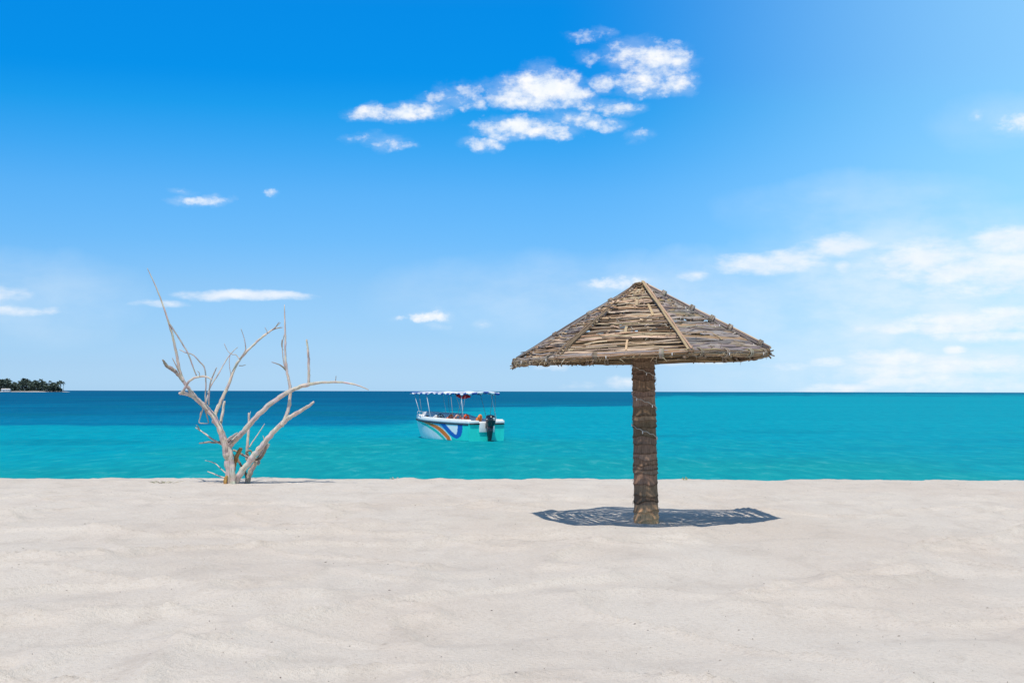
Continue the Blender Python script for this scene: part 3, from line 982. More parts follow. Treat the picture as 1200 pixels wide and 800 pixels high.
    limb('twig', [(604, 404), (606, 376), (605, 340), (604, 300), (598, 250)], [6.5, 6, 5.6, 5.2, 3.4], -.45, -.5, PALE, D, 9)
    limb('twig', [(695, 395), (696, 384), (697, 372)], [2, 1.6, .9], -.6, -.6, MID, D, 5)
    limb('twig', [(330, 592), (346, 578), (366, 563)], [8, 6.5, 3], -.05, -.3, (.48, .42, .38), D, 8)
    limb('twig', [(335, 604), (354, 588), (368, 572)], [6, 5, 2.4], -.08, -.25, (.52, .46, .41), D, 8)
    # lower right stem
    Fm = limb('branch', [(358, 742), (372, 706), (396, 674), (426, 635), (460, 592), (500, 548), (526, 524), (546, 509), (576, 491), (600, 476), (623, 459)],
              [15, 14, 13.5, 13, 12, 10.5, 9.6, 8.6, 7.6, 6.6, 4.5], .02, -.55, PALE, knots=4, sides=12)
    G = limb('branch', [(514, 540), (527, 512), (537, 482), (543, 440), (541, 398), (532, 356), (527, 300), (527, 240), (525, 185), (524, 134)],
             [8.5, 8, 7.4, 6.8, 6.4, 5.8, 4.4, 4, 3.2, 1.5], -.35, -.1, PALE, knots=3)
    limb('twig', [(532, 356), (518, 342), (503, 333), (481, 326)], [4, 3.4, 2.6, 1.4], -.2, -.35, MID, G, 6)
    limb('twig', [(528, 352), (521, 325), (518, 296), (517, 262), (524, 232)], [2.6, 2.6, 2.6, 2.4, 1.6], -.2, -.12, (.52, .46, .42), G, 6)
    limb('twig', [(519, 286), (514, 270), (516, 250)], [2.2, 1.8, 1], -.15, -.15, MID, G, 5)
    limb('branch', [(396, 744), (403, 715), (414, 686), (434, 655), (455, 622), (470, 600)], [13, 12, 11, 10, 9.5, 8], .12, .02, MID, sides=10, col_end=PALE)
    limb('branch', [(400, 735), (396, 705), (384, 680), (372, 660), (366, 640)], [7, 6, 5.5, 5, 3], .2, .25, DARK, sides=8)
    H = limb('branch', [(398, 655), (399, 620), (402, 580), (404, 540), (405, 496)], [7, 6.4, 6, 5.6, 4.4], .2, .3, PALE, sides=9)
    limb('twig', [(403, 512), (408, 500), (411, 491)], [3, 2.2, 1.2], .28, .28, PALE, H, 6)
    limb('twig', [(406, 612), (422, 586), (440, 560), (458, 532)], [2.8, 2.6, 2.2, 1.2], .22, .4, PALE, H, 6)
    # low twigs at the left
    a = limb('branch', [(314, 600), (292, 590), (270, 575), (250, 560), (226, 545)], [5, 4.6, 4, 3.4, 1.8], .02, .25, PALE, sides=7)
    limb('twig', [(240, 556), (236, 545), (228, 536)], [3, 2.4, 1.2], .2, .2, DARK, a, 6)
    limb('branch', [(312, 592), (290, 595), (268, 594), (238, 598)], [4.6, 4.2, 4.4, 2.4], .02, -.2, MID, sides=7)
    limb('branch', [(330, 714), (310, 709), (290, 701), (266, 692)], [4, 3.4, 3, 1.8], .05, .3, PALE, sides=7)
    limb('branch', [(330, 700), (312, 684), (296, 668), (280, 660), (258, 655)], [3, 2.6, 2.4, 2.2, 1.2], .05, .35, PALE, sides=6)
    limb('branch', [(254, 470), (248, 492), (240, 520)], [3, 2.4, 1.2], -.1, .1, PALE, sides=6)
    # peeled ochre wood and hanging roots between the stems
    limb('split_stub', [(352, 705), (357, 670), (364, 640), (378, 614)], [7, 9, 9.5, 8], .08, .02, OCH, sides=8, rough=.14, label='peeled ochre brown splinter of wood', col_end=(.34, .2, .08))
    limb('split_stub', [(326, 744), (326, 722), (331, 706)], [7, 8, 5], -.12, -.1, OCH, sides=8, rough=.12, label='peeled ochre brown splinter at the foot of the trunk')
    r = limb('root', [(352, 620), (372, 630), (392, 640), (414, 648)], [4.5, 5, 5, 4], .12, .1, MID, sides=8, rough=.15, label='grey tangled hanging root')
    limb('twig', [(352, 634), (362, 652), (380, 672), (394, 690)], [3, 3.2, 3, 2.4], .15, .15, DARK, r, 6, rough=.15)
    r = limb('root', [(462, 598), (458, 625), (446, 645), (432, 652), (420, 650)], [4, 5, 6, 6, 5], -.15, 0, DARK, sides=8, rough=.22, label='dark gnarled hanging root')
    limb('twig', [(440, 650), (438, 662), (436, 670)], [5, 6, 3.5], -.1, -.1, MID, r, 7, rough=.2)
    limb('twig', [(458, 600), (456, 585), (452, 572)], [2.6, 2.2, 1.2], -.15, -.15, PALE, r, 5)
    limb('twig', [(404, 640), (396, 628), (410, 622), (418, 634)], [4, 4, 4, 3], .15, .15, DARK, r, 7, rough=.2)
make_tree()

# ------------------------------------------------------------------ motor boat at anchor
def make_boat():
    phi = R(33)
    pos = at(548, 518, 69.0); pos.z = SEA_Z
    # local axes: x towards the bow, y to port, z up; origin under the port corner of the transom
    fwd = Vector((-math.sin(phi), math.cos(phi), 0))
    root = empty('motor_boat', pos, (0, 0, math.atan2(fwd.y, fwd.x)))
    tag(root, 'small turquoise and white motor boat with orange swoosh and striped canopy on the sea', 'motor boat')
    Ln, Bm = 6.9, 2.15
    cy = -Bm / 2                                    # centre line
    def half(s):  return Bm / 2 * (1 - max(0, (s - .38) / .62) ** 2.6 * .93) * (.96 + .04 * min(1, s / .3))
    def sheer(s): return .83 + .16 * s ** 1.6
    def xat(s, v): return s * (Ln - .55 + .55 * (v if s > .5 else 1) ** .8 * 1.0) if s > .5 else s * Ln
    def xs_(s, v):
        rake = .50 * max(0, (s - .45) / .55) ** 2 * (1 - v)
        return s * Ln - rake
    def hb(s, v):                                   # half breadth at height fraction v
        b = half(s)
        fl = 1 - (1 - v ** .7) * (.035 + .30 * max(0, (s - .25) / .75))
        return b * fl
    TURQ = (.022, .70, .60); WHT = (.93, .92, .90); ORG = (.95, .19, .012); TEAL = (.03, .62, .50); BLU = (.015, .13, .50)
    def dist(u, v, pl, ax=2.6, ay=.9):
        best = 9
        for (a, b), (c, d) in zip(pl, pl[1:]):
            dx, dy = (c - a) * ax, (d - b) * ay
            px_, py_ = (u - a) * ax, (v - b) * ay
            t = max(0, min(1, (px_ * dx + py_ * dy) / (dx * dx + dy * dy)))
            best = min(best, math.hypot(px_ - dx * t, py_ - dy * t))
        return best
    def xof(pl, v):                                 # curve as u(v)
        for (a, b), (c, d) in zip(pl, pl[1:]):
            if (b >= v >= d): return a + (c - a) * (b - v) / max(1e-6, b - d)
        return pl[-1][0] if v < pl[-1][1] else pl[0][0]
    o_r = [(.80, 1.0), (.60, .955), (.50, .90), (.42, .80), (.35, .62), (.30, .42), (.255, .2), (.225, -.2)]
    o_l = [(.86, .99), (.66, .90), (.56, .80), (.47, .66), (.41, .5), (.36, .32), (.31, .12), (.275, -.2)]
    t_l = [(.92, .98), (.74, .84), (.62, .70), (.53, .55), (.46, .38), (.41, .22), (.36, .04), (.34, -.2)]
    hook_l = [(.36, .99), (.32, .80), (.27, .55), (.22, .36), (.185, .26), (.165, .22)]
    hook_r = [(.165, .22), (.135, .32), (.118, .55), (.112, .80), (.112, 1.0)]
    def paint(u, v):
        if dist(u, v, hook_l + hook_r[1:]) < .085: return BLU
        if u > xof(t_l, v): return WHT
        if u > xof(o_l, v) + .018: return TEAL
        if u > xof(o_l, v): return WHT
        if u > xof(o_r, v): return ORG
        if u > xof(o_r, v) - .014: return WHT
        if v > .22 and xof(hook_r[::-1], v) < u < xof(hook_l, v): return WHT
        if u > xof(hook_l, v) and v > .6: return (.12, .50, .62)
        return TURQ
    NS, NV = 170, 46
    mb = MB()
    for side in (1, -1):
        vs_, cs_ = [], []
        for i in range(NS + 1):
            s = i / NS
            for j in range(NV + 1):
                v = -.25 + 1.25 * j / NV
                vv = max(0, v)
                y = cy + side * hb(s, vv) * (1 if v >= 0 else 1 + v * 1.6)
                vs_.append(Vector((xs_(s, vv), y, v * sheer(s))))
                cs_.append(paint(s, v))
        fs = []
        for i in range(NS):
            for j in range(NV):
                a = i * (NV + 1) + j; q = (a, a + NV + 1, a + NV + 2, a + 1)
                fs.append(q if side < 0 else q[::-1])
        mb.add(vs_, fs, cs_)
    # transom and stem cap
    def skin(s, flip):
        vs_, fs = [], []
        for j in range(NV + 1):
            v = -.25 + 1.25 * j / NV; vv = max(0, v)
            h = hb(s, vv) * (1 if v >= 0 else 1 + v * 1.6)
            for q in range(9):
                vs_.append(Vector((xs_(s, vv) - (.002 if s == 0 else -.002), cy + h * (q / 4 - 1), v * sheer(s))))
        for j in range(NV):
            for q in range(8):
                a = j * 9 + q; f = (a, a + 1, a + 10, a + 9)
                fs.append(f if flip else f[::-1])
        mb.add(vs_, fs, TURQ if s == 0 else WHT, smooth=False)
    skin(0, False); skin(1, True)
    hull = mb.build('hull', M_hull, root)

    # gunwale: rounded white cap, black rubber strip below it
    def rim(s, side, inset, dz): return Vector((xs_(s, 1) - (inset if s > .99 else 0), cy + side * (half(s) - inset), sheer(s) + dz))
    loop = [rim(i / 60, 1, .06, .05) for i in range(0, 61)] + [rim(1 - i / 60, -1, .06, .05) for i in range(0, 61)]
    prof = [(-.10, -.06), (-.13, .08), (-.09, .165), (-.03, .175), (.005, .14), (.022, .03), (.022, -.06)]
    rings = []
    for i, p in enumerate(loop):
        a = loop[max(0, i - 1)]; b = loop[min(len(loop) - 1, i + 1)]
        t = (b - a); t.z = 0; t.normalize(); out = Vector((-t.y, t.x, 0)) * (1 if True else 1)
        if (p + out - Vector((Ln * .4, cy, 0))).length < (p - out - Vector((Ln * .4, cy, 0))).length: out = -out
        rings.append([p + out * q + Vector((0, 0, 1)) * w for q, w in prof])
    g = MB(); g.loft(rings)
    # stern deck strips either side of the engine well
    g.box((.12, cy + .73, .92), (.30, .64, .17), bev=.05); g.box((.12, cy - .73, .92), (.30, .64, .17), bev=.05)
    gun = g.build('gunwale', M_white, root)
    k = MB()
    k.tube([rim(i / 60, 1, .01, -.03) for i in range(0, 61)], .034, 7); k.tube([rim(i / 60, -1, .01, -.03) for i in range(0, 61)], .034, 7)
    k.tube([rim(1, 1, .01, -.03), rim(1, -1, .01, -.03)], .034, 7)
    k.tube([Vector((-.03, cy + .98, .835)), Vector((-.03, cy + .40, .835))], .036, 7); k.tube([Vector((-.03, cy - .98, .835)), Vector((-.03, cy - .40, .835))], .036, 7)
    k.build('rubber_strip', M_black, gun)

    # liner: floor and inner sides
    li = MB()
    for side in (1, -1):
        A = [Vector((xs_(i / 30, .3) if i else .15, cy + side * (half(i / 30) - .16), .30)) for i in range(29)]
        B = [Vector((xs_(i / 30, 1) if i else .15, cy + side * (half(i / 30) - .14), sheer(i / 30) + .12)) for i in range(29)]
        li.loft([A, B], closed=False)
    for i in range(28):
        a, b = i / 30, (i + 1) / 30
        li.add([Vector((max(.15, xs_(a, .3)), cy + q * (half(a) - .16), .30)) for q in (-1, 1)] + [Vector((xs_(b, .3), cy + q * (half(b) - .16), .30)) for q in (1, -1)], [(0, 1, 2, 3)], smooth=False)
    li.add([Vector((.15, cy + q * .9, .3)) for q in (-1, 1)] + [Vector((.15, cy + q * .9, .93)) for q in (1, -1)], [(0, 1, 2, 3)], smooth=False)
    li.build('liner', M_grey, root)
    co_ = MB()                                      # raised coaming along the starboard side forward
    inn, ou = [], []
    for i in range(40):
        s = .26 + .70 * i / 39
        h = .16 + .24 * min(1, (s - .26) / .26) * min(1, (.99 - s) / .06)
        y_ = cy - (half(s) - .10)
        inn.append((Vector((xs_(s, 1), y_ + .02, sheer(s) + .1)), Vector((xs_(s, 1), y_ + .0, sheer(s) + h)), Vector((xs_(s, 1), y_ - .04, sheer(s) + h)), Vector((xs_(s, 1), y_ - .05, sheer(s) + .1))))
    co_.loft([list(q) for q in inn])
    co_.build('coaming', M_grey, root)
    fd = MB()                                       # foredeck
    for i in range(24, 30):
        a, b = i / 30, (i + 1) / 30
        fd.add([Vector((xs_(a, 1), cy + q * (half(a) - .08), sheer(a) + .12)) for q in (-1, 1)] + [Vector((xs_(b, 1), cy + q * (half(b) - .08), sheer(b) + .12)) for q in (1, -1)], [(0, 1, 2, 3)], smooth=False)
    fd.build('foredeck', M_grey, root)
    # benches, console, wheel
    for x in (.75, 1.85, 2.95):
        b = MB(); b.box((x, cy, .62), (.46, 1.62, .10), bev=.03); b.box((x, cy, .44), (.36, 1.5, .26), bev=.01); b.build('bench', M_white, root)
    cn = MB(); cn.box((4.05, cy + .36, .70), (.42, .62, .80), bev=.05); cn.box((4.02, cy + .36, 1.13), (.30, .56, .10), Matrix.Rotation(R(20), 3, 'Y'), bev=.03)
    con = cn.build('console', M_white, root)
    wm = MB(); wc = Vector((3.74, cy + .40, 1.10)); m3 = Matrix.Rotation(R(-62), 3, 'Y')
    ring = [wc + m3 @ Vector((math.cos(q / 20 * 6.2832) * .19, math.sin(q / 20 * 6.2832) * .19, 0)) for q in range(21)]
    wm.tube(ring, .022, 7)
    for q in range(3): wm.tube([wc, wc + m3 @ Vector((math.cos(q * 2.094) * .19, math.sin(q * 2.094) * .19, 0))], .013, 6)
    wm.tube([wc, wc + m3 @ Vector((0, 0, -.2))], .025, 7)
    wm.build('steering_wheel', M_black, con)

    # engine plate and outboard
    ep = MB(); ep.box((-.035, cy, .67), (.06, .86, .48), bev=.02); ep.box((.12, cy, .90), (.30, .80, .10), bev=.03)
    ep.build('engine_plate', M_white, root)
    ob = MB()
    def sect(z, x, lx, ly, n=18, p=2.6):
        r_ = []
        for q in range(n):
            a = q / n * 2 * math.pi
            c_, s_ = math.cos(a), math.sin(a)
            r_.append(Vector((x + lx * math.copysign(abs(c_) ** (2 / p), c_), cy + ly * math.copysign(abs(s_) ** (2 / p), s_), z)))
        return r_
    cowl = MB(); cowl.loft([sect(.70, -.34, .15, .12), sect(.78, -.36, .23, .17), sect(.95, -.38, .28, .205), sect(1.12, -.38, .28, .205), sect(1.22, -.37, .25, .18), sect(1.275, -.35, .17, .12), sect(1.29, -.34, .07, .05)])
    root_ob = cowl.build('outboard_cowling', M_engine, root)
    lg = MB(); lg.loft([sect(.72, -.33, .19, .15), sect(.45, -.31, .16, .13), sect(.22, -.29, .14, .10), sect(.02, -.28, .13, .06), sect(-.35, -.27, .12, .03)])
    lg.box((-.36, cy, .03), (.44, .20, .025), bev=.01); lg.box((-.14, cy, .76), (.18, .22, .26), bev=.03)
    lg.loft([[Vector((-.10 - .05 * i, cy + r_ * math.cos(q / 10 * 6.2832), -.42 + r_ * math.sin(q / 10 * 6.2832))) for q in range(10)] for i, r_ in enumerate((.01, .045, .06, .065, .06, .055, .05))])
    lg.build('outboard_leg', M_engine, root_ob)
    pr = MB()
    for q in range(3):
        a = q * 2.094; d = Vector((0, math.cos(a), math.sin(a))); e = Vector((0, -d.z, d.y)); c = Vector((-.43, cy, -.42))
        pr.ribbon([c + d * .03, c + d * .09, c + d * .15], (Vector((1, 0, 0)) + e * .6).normalized(), [.05, .10, .04], .01)
    pr.build('propeller', M_dull, root_ob)
    # pale marking on the back of the cowling
    dc = MB()
    dc.ribbon([Vector((-.668, cy - .06, 1.14)), Vector((-.672, cy - .005, 1.12)), Vector((-.668, cy + .05, 1.13))], Vector((-1, 0, 0)), .05, .006)
    dc.build('cowling_marking', M_white, root_ob); dc = MB()
    dc.ribbon([Vector((-.672, cy - .02, 1.11)), Vector((-.672, cy - .015, 1.02))], Vector((-1, 0, 0)), .035, .006)
    dc.build('cowling_marking', M_white, root_ob); dc = MB()
    dc.ribbon([Vector((-.42, cy + .212, 1.08)), Vector((-.30, cy + .212, 1.06))], Vector((0, 1, 0)), .035, .006)
    dc.build('cowling_marking', M_white, root_ob)

    # canopy frame
    ctop = 2.36
    x0, x1 = .35, 6.0
    yw = .86
    cx = lambda t: x0 + (x1 - x0) * t
    def pole(a, b, r_, mat, nm='canopy_pole'):
        m_ = MB(); m_.tube([Vector(a), Vector(b)], r_, 7); return m_.build(nm, mat, root)
    # bows: pairs of legs on each side, leaning
    legs = [(5.1, 5.75, .013, M_steel), (4.9, 5.2, .010, M_dull), (3.75, 4.45, .015, M_steel), (1.3, .8, .011, M_dull), (1.5, 2.0, .011, M_dull), (.55, 1.0, .014, M_steel), (.8, .55, .010, M_dull)]
    for xb, xt, r_, mt in legs:
        for side in (1, -1):
            s = xb / Ln
            pole((xb, cy + side * (half(s) - .07), sheer(s) + .05), (xt, cy + side * yw, ctop - .03), r_, mt)
    for t in (.0, .2, .42, .62, .82, 1.0):
        m_ = MB(); m_.tube([Vector((cx(t), cy + yw * q, ctop - .02 + .05 * (1 - q * q))) for q in (-1, -.6, -.2, .2, .6, 1)], .02, 7); m_.build('canopy_bow', M_steel, root)
    for side in (1, -1):
        pole((x0, cy + side * yw, ctop - .02), (x1, cy + side * yw, ctop - .02), .02, M_steel, 'canopy_rail')
    # striped canvas with a scalloped valance
    cv = MB()
    NX, NY = 150, 22
    WH, BL = (.80, .80, .82), (.035, .10, .36)
    def cz(x, q):
        t = (x - x0) / (x1 - x0)
        return ctop + .055 * (1 - q * q) - .05 * abs(math.sin(t * math.pi * 5)) + .016 * math.sin(x * 9 + q * 4)
    vs_, cs_ = [], []
    for i in range(NX + 1):
        x = x0 - .10 + (x1 - x0 + .2) * i / NX
        stripe = WH if int((x + .1) / .27) % 2 else BL
        for j in range(NY + 1):
            q = 2 * j / NY - 1
            vs_.append(Vector((x, cy + q * (yw + .05), cz(x, q)))); cs_.append(stripe)
    cv.add(vs_, [(i * (NY + 1) + j, (i + 1) * (NY + 1) + j, (i + 1) * (NY + 1) + j + 1, i * (NY + 1) + j + 1) for i in range(NX) for j in range(NY)], cs_)
    for side in (1, -1):
        vs_, cs_ = [], []
        for i in range(NX + 1):
            x = x0 - .10 + (x1 - x0 + .2) * i / NX
            stripe = WH if int((x + .1) / .27) % 2 else BL
            dr = .03 + .04 * abs(math.sin((x + .1) / .38 * math.pi)) + .02 * math.sin(x * 3)
            vs_ += [Vector((x, cy + side * (yw + .05), cz(x, 1))), Vector((x, cy + side * (yw + .058 + .012 * math.sin(x * 8)), cz(x, 1) - dr))]
            cs_ += [stripe, stripe]
        cv.add(vs_, [(i * 2, i * 2 + 1, i * 2 + 3, i * 2 + 2) for i in range(NX)], cs_)
    for xe in (x0 - .10, x1 + .10):
        vs_ = []
        for j in range(NY + 1):
            q = 2 * j / NY - 1
            vs_ += [Vector((xe, cy + q * (yw + .05), cz(xe, q))), Vector((xe + .004, cy + q * (yw + .05), cz(xe, q) - .06 - .05 * abs(math.sin(q * 9))))]
        cv.add(vs_, [(j * 2, j * 2 + 1, j * 2 + 3, j * 2 + 2) for j in range(NY)], [WH if (j // 4) % 2 else BL for j in range(NY + 1) for _ in (0, 1)])
    cano = cv.build('canopy', M_cloth, root)
    so_ = cano.modifiers.new('thickness', 'SOLIDIFY'); so_.thickness = .006
    # bow rail and cleat
    br = MB()
    pts = [rim(s, -1, .08, .07) + Vector((0, 0, .0)) for s in (.76,)] + [rim(s, -1, .08, .36) for s in (.79, .86, .92, .97)] + [Vector((xs_(1, 1) - .1, cy, sheer(1) + .38))] + [rim(s, 1, .08, .36) for s in (.97, .93)] + [rim(.90, 1, .08, .07)]
    br.tube(pts, .014, 6)
    for s, sd_ in ((.86, -1), (.95, -1), (.97, 1)): br.tube([rim(s, sd_, .08, .06), rim(s, sd_, .08, .36)], .012, 6)
    br.build('bow_rail', M_steel, root)
    cl = MB(); c0 = Vector((5.85, cy, sheer(.95) + .10)); cl.box(c0, (.10, .06, .12), bev=.01); cl.tube([c0 + Vector((-.12, 0, .07)), c0 + Vector((.12, 0, .07))], .025, 7); cl.build('cleat', M_black, root)

    # gear in the boat: each a thing of its own
    Wm = Matrix.Translation(pos) @ Matrix.Rotation(root.rotation_euler.z, 4, 'Z')
    def vest(x, y, z, rz, lab, c1, lean):
        v_ = empty('life_jacket', Wm @ Vector((x, cy + y, z)), (0, lean, root.rotation_euler.z + rz))
        tag(v_, lab, 'life jacket', 'life jackets lying on the boat benches')
        m_ = MB()
        m_.box((0, .13, .20), (.12, .22, .40), bev=.05, col=c1); m_.box((0, -.13, .20), (.12, .22, .40), bev=.05, col=c1)
        ring_ = [Vector((-.03, .13 * math.cos(q), .40 + .13 * math.sin(q))) for q in [math.pi * i / 8 for i in range(9)]]
        m_.tube(ring_, .055, 8, c1)
        m_.build('vest', M_vest, v_)
        s_ = MB(); s_.box((0, 0, .12), (.135, .50, .035), bev=.012); s_.box((.07, 0, .12), (.02, .06, .05), bev=.006); s_.build('strap', M_strap, v_)
    vest(3.0, .40, .74, .3, 'orange life jacket beside the steering wheel of the motor boat, nearest the bow', (.80, .20, .07), -.35)
    vest(2.0, .48, .74, -.2, 'pale orange life jacket on the middle bench of the motor boat', (.85, .42, .30), -.3)
    vest(1.1, .56, .74, .15, 'deep red orange life jacket standing against the side near the stern of the motor boat', (.80, .13, .06), -.15)
    vest(.55, .18, .74, .5, 'orange life jacket just in front of the black outboard engine', (.86, .25, .06), -.25)
    rb = MB()
    cpt = [Vector((1.65 + i * .20, cy - .05 + i * .01, 2.17 + .025 * math.sin(i * 1.3) - (.02 if i < 4 else -.02))) for i in range(7)]
    cpt = [Wm @ p for p in cpt]
    rb.tube(cpt, [.05, .09, .105, .09, .11, .09, .04], 10, (.80, .03, .045), .08)
    o = rb.build('rolled_cloth', M_vest)
    tag(o, 'bright red rolled cloth tucked under the striped boat canopy', 'cloth roll')
make_boat()

# ------------------------------------------------------------------ far island with palms
def make_island():
    IY = 2000.0
    z0 = SEA_Z
    sc = IY / FPX
    xr = (77 - 600) * sc; xl = (-120 - 600) * sc
    m = MB()
    n = 60
    rows = []
    for j in range(9):
        q = j / 8 * 2 - 1
        r_ = []
        for i in range(n + 1):
            t = i / n
            x = xl + (xr - xl - 5) * t
            w = 60 * min(1, ((1 - t) * 7) ** .6) * min(1, (t * 9) ** .6) + .5
            h = 2.4 * (1 - q * q) * min(1, (1 - t) * 12) + .02
            r_.append(Vector((x, IY + 40 + q * w + 4 * math.sin(x * .03), z0 - .25 + h)))
        rows.append(r_)
    m.loft(rows, closed=False)
    g = m.build('island_shore', paint_mat('island_sand', .9, .1, (.40, .38, .35), .25, .05))
    tag(g, 'low sandy shore of a small palm covered island on the horizon', 'island', kind='structure')
    # three palms, copied
    def palm_parts(seed, h):
        random.seed(seed)
        tr = MB(); lean = Vector((random.uniform(-1.5, 1.5), random.uniform(-1, 1), 0))
        pts = [Vector((0, 0, -.6)) + lean * (t ** 1.6) + Vector((0, 0, (h + .6) * t)) for t in (0, .25, .5, .75, 1)]
        tr.tube(pts, [.42, .3, .25, .23, .2], 7, (.11, .09, .075))
        cr = MB(); tp = pts[-1]
        for q in range(24):
            a = q * 2.399 + random.uniform(-.3, .3); el = random.uniform(-.5, 1.1); ln = random.uniform(3.4, 5.2)
            d = Vector((math.cos(a), math.sin(a), 0)); p = []
            for i in range(7):
                s = i / 6 * ln
                p.append(tp + d * (s * math.cos(el) * (1 - .04 * s)) + Vector((0, 0, s * math.sin(el) - .14 * s * s * (.7 + .5 * random.random()))))
            nr = Vector((random.uniform(-.3, .3), random.uniform(-.3, .3), 1)).normalized()
            g_ = random.uniform(.5, 1.4)
            cr.ribbon(p, nr, [.4, .9, 1.3, 1.4, 1.2, .8, .1], .05, (.060 * g_, .088 * g_, .066 * g_))  # leaf green lightened and blued to stand for aerial haze
        return tr, cr
    protos = []
    for s, h in ((11, 12.5), (12, 10.5), (13, 14.0), (14, 8.5)):
        tr, cr = palm_parts(s, h)
        protos.append((tr, cr, h))
    random.seed(21)
    objs = []
    tops = [(0, 444), (6.5, 442.8), (12, 445), (18, 447.5), (22, 446), (26, 442.6), (31, 443.6), (35, 446), (40, 445), (44, 445.5), (48, 443.4), (52, 446), (58, 445.8), (64, 447.5), (68, 446.5), (71, 445.2)]
    def topy(px): return np.interp(px, [t[0] for t in tops], [t[1] for t in tops])
    spots = []
    px = -42.0
    while px < 70:
        spots.append((px, random.uniform(-34, 40), None)); px += random.uniform(.8, 1.5)
    for px, ty in tops: spots.append((px, random.uniform(-15, 15), ty))
    spots.append((74.6, 0, 447.0))
    built = {}
    for k, (px, dy, ty) in enumerate(spots):
        Y = IY + 40 + dy
        want = ty if ty is not None else float(topy(px)) + random.uniform(.4, 6.5)
        p = at(px, want, Y)
        ground = z0 + 1.4 if px < 72 else z0 + .3
        need = (p.z - ground)
        pi = k % 4
        tr, cr, h = protos[pi]
        sc_ = max(.4, need / (h + 1.6))
        e = empty('palm_tree', (p.x, Y, ground), (0, 0, random.uniform(0, 6.28)))
        e.scale = (sc_,) * 3
        if pi not in built:
            built[pi] = (tr.build('trunk', M_leaf, e), cr.build('crown', M_leaf, e))
        else:
            for o in built[pi]:
                c = o.copy(); C.objects.link(c); c.parent = e
        lab = 'dark green coconut palm crowded in the grove on the far island'
        if ty == 447.0: lab = 'lone small palm at the right tip of the far island apart from the grove'
        if ty == 442.6: lab = 'tallest palm of the far island, rising from the middle of the grove'
        tag(e, lab, 'palm tree', 'palms on the far island')
    # undergrowth: one mass
    u = MB()
    for _ in range(7000):
        px = random.uniform(-60, 73)
        Y = IY + 40 + random.uniform(-44, 44)
        lim = float(topy(px))
        zt_ = random.random() ** 1.1 * max(1.5, (at(px, lim, Y).z - z0) * .66 * min(1, (76 - px) / 14))
        c = Vector(((px - 600) * Y / FPX, Y, z0 + 1.6 + zt_))
        a = random.uniform(0, 6.28); r_ = random.uniform(.9, 2.1)
        d = Vector((math.cos(a), math.sin(a), random.uniform(-.5, .5))).normalized(); e = d.cross(Vector((random.random() - .5, random.random() - .5, 1))).normalized()
        g_ = random.uniform(.4, 1.3)
        u.add([c + d * r_, c + e * r_ * .8, c - d * r_, c - e * r_ * .8], [(0, 1, 2, 3)], (.058 * g_, .084 * g_, .062 * g_), smooth=False)  # scrub colour carries the same painted bluish haze
    tag(u.build('undergrowth', M_leaf), 'dense dark scrub between the palms of the far island', 'scrub', kind='stuff')
    # a pale hut on the shore
    hp = at(7, 457.2, IY - 22); hp.z = z0 + .6
    r_ = empty('beach_hut', hp)
    tag(r_, 'small white hut on the shore of the far island at the left edge', 'hut')
    w = MB(); w.box((0, 0, 1.3), (11.5, 6, 2.6)); w.build('wall', paint_mat('hut_wall', .8, .2, (.75, .73, .70), .05, 1), r_)
    f = MB(); f.add([Vector(q) for q in ((-6.3, -3.5, 2.6), (6.3, -3.5, 2.6), (6.3, 3.5, 2.6), (-6.3, 3.5, 2.6), (-6, 0, 4.0), (6, 0, 4.0))], [(0, 1, 5, 4), (2, 3, 4, 5), (0, 4, 3), (1, 2, 5), (3, 2, 1, 0)], smooth=False)
    f.build('roof', paint_mat('hut_roof', .8, .2, (.60, .58, .56), .1, 1), r_)
    d = MB(); d.box((-2, -3.02, 1.0), (1.4, .08, 2.0)); d.build('door', M_dull, r_)
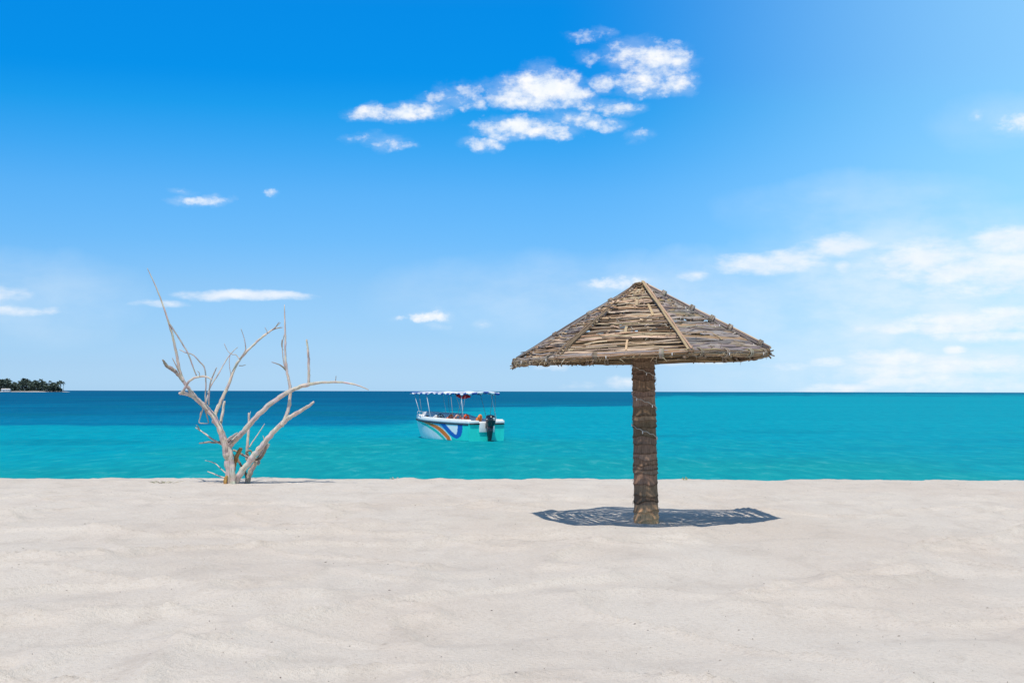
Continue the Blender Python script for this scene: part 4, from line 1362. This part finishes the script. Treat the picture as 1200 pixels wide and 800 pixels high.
    for x in (1.5, 4):
        d = MB(); d.box((x, -3.02, 1.5), (1.2, .08, 1.0)); d.build('window', M_dull, r_)
make_island()

# ------------------------------------------------------------------ small plants and drift litter on the sand
def tuft(px, Y, n, h, col, label, spread):
    x = (px - 600) / FPX * Y
    o = Vector((x, Y, zs(x, Y) - .005))
    m = MB()
    for _ in range(n):
        a = random.uniform(0, 6.28); b = Vector((math.cos(a), math.sin(a), 0)) * random.uniform(0, spread)
        t = b * random.uniform(1.4, 2.6) + Vector((random.uniform(-.03, .03), 0, h * random.uniform(.5, 1)))
        m.ribbon([b, (b + t) * .5 + Vector((0, 0, h * .12)), t], Vector((math.sin(a), -math.cos(a), .3)).normalized(), [.010, .009, .002], .002, vary(col, .3))
    q = m.build('grass_tuft', M_grass)
    q.location = o
    tag(q, label, 'grass tuft', 'small grass tufts along the sand crest')
tuft(803.5, 26.4, 12, .075, (.36, .34, .08), 'tiny yellow green sprout on the sand crest right of the umbrella post', .05)
tuft(193, 25.4, 30, .055, (.42, .38, .26), 'sparse dry grass tuft low on the sand left of the dead tree', .16)
tuft(462, 26.3, 10, .06, (.50, .46, .34), 'few straw blades on the sand crest between dead tree and boat', .05)

def litter():
    m = MB()
    random.seed(5)
    for _ in range(700):
        Y = 7.0 + 19.0 * random.random() ** 1.2
        X = random.uniform(-.40, .40) * Y
        z = zs(X, Y)
        a = random.uniform(0, 6.28); ln = random.choice((.006, .008, .010, .014, .022, .03)) * random.uniform(.2, .42)
        d = Vector((math.cos(a), math.sin(a), random.uniform(-.1, .25)))
        c = Vector((X, Y, z + .003))
        w = random.uniform(.0018, .0036)
        col = random.choice([(.28, .22, .17), (.36, .30, .25), (.20, .16, .13), (.62, .56, .5), (.44, .37, .31)])
        m.tube([c - d * ln, c + Vector((0, 0, w * .6)), c + d * ln], [w * .6, w, w * .5], 5, vary(col, .2))
    tag(m.build('drift_litter', M_grass), 'fine dark specks of shell, twig and coral scattered on the sand', 'litter', kind='stuff')
litter()
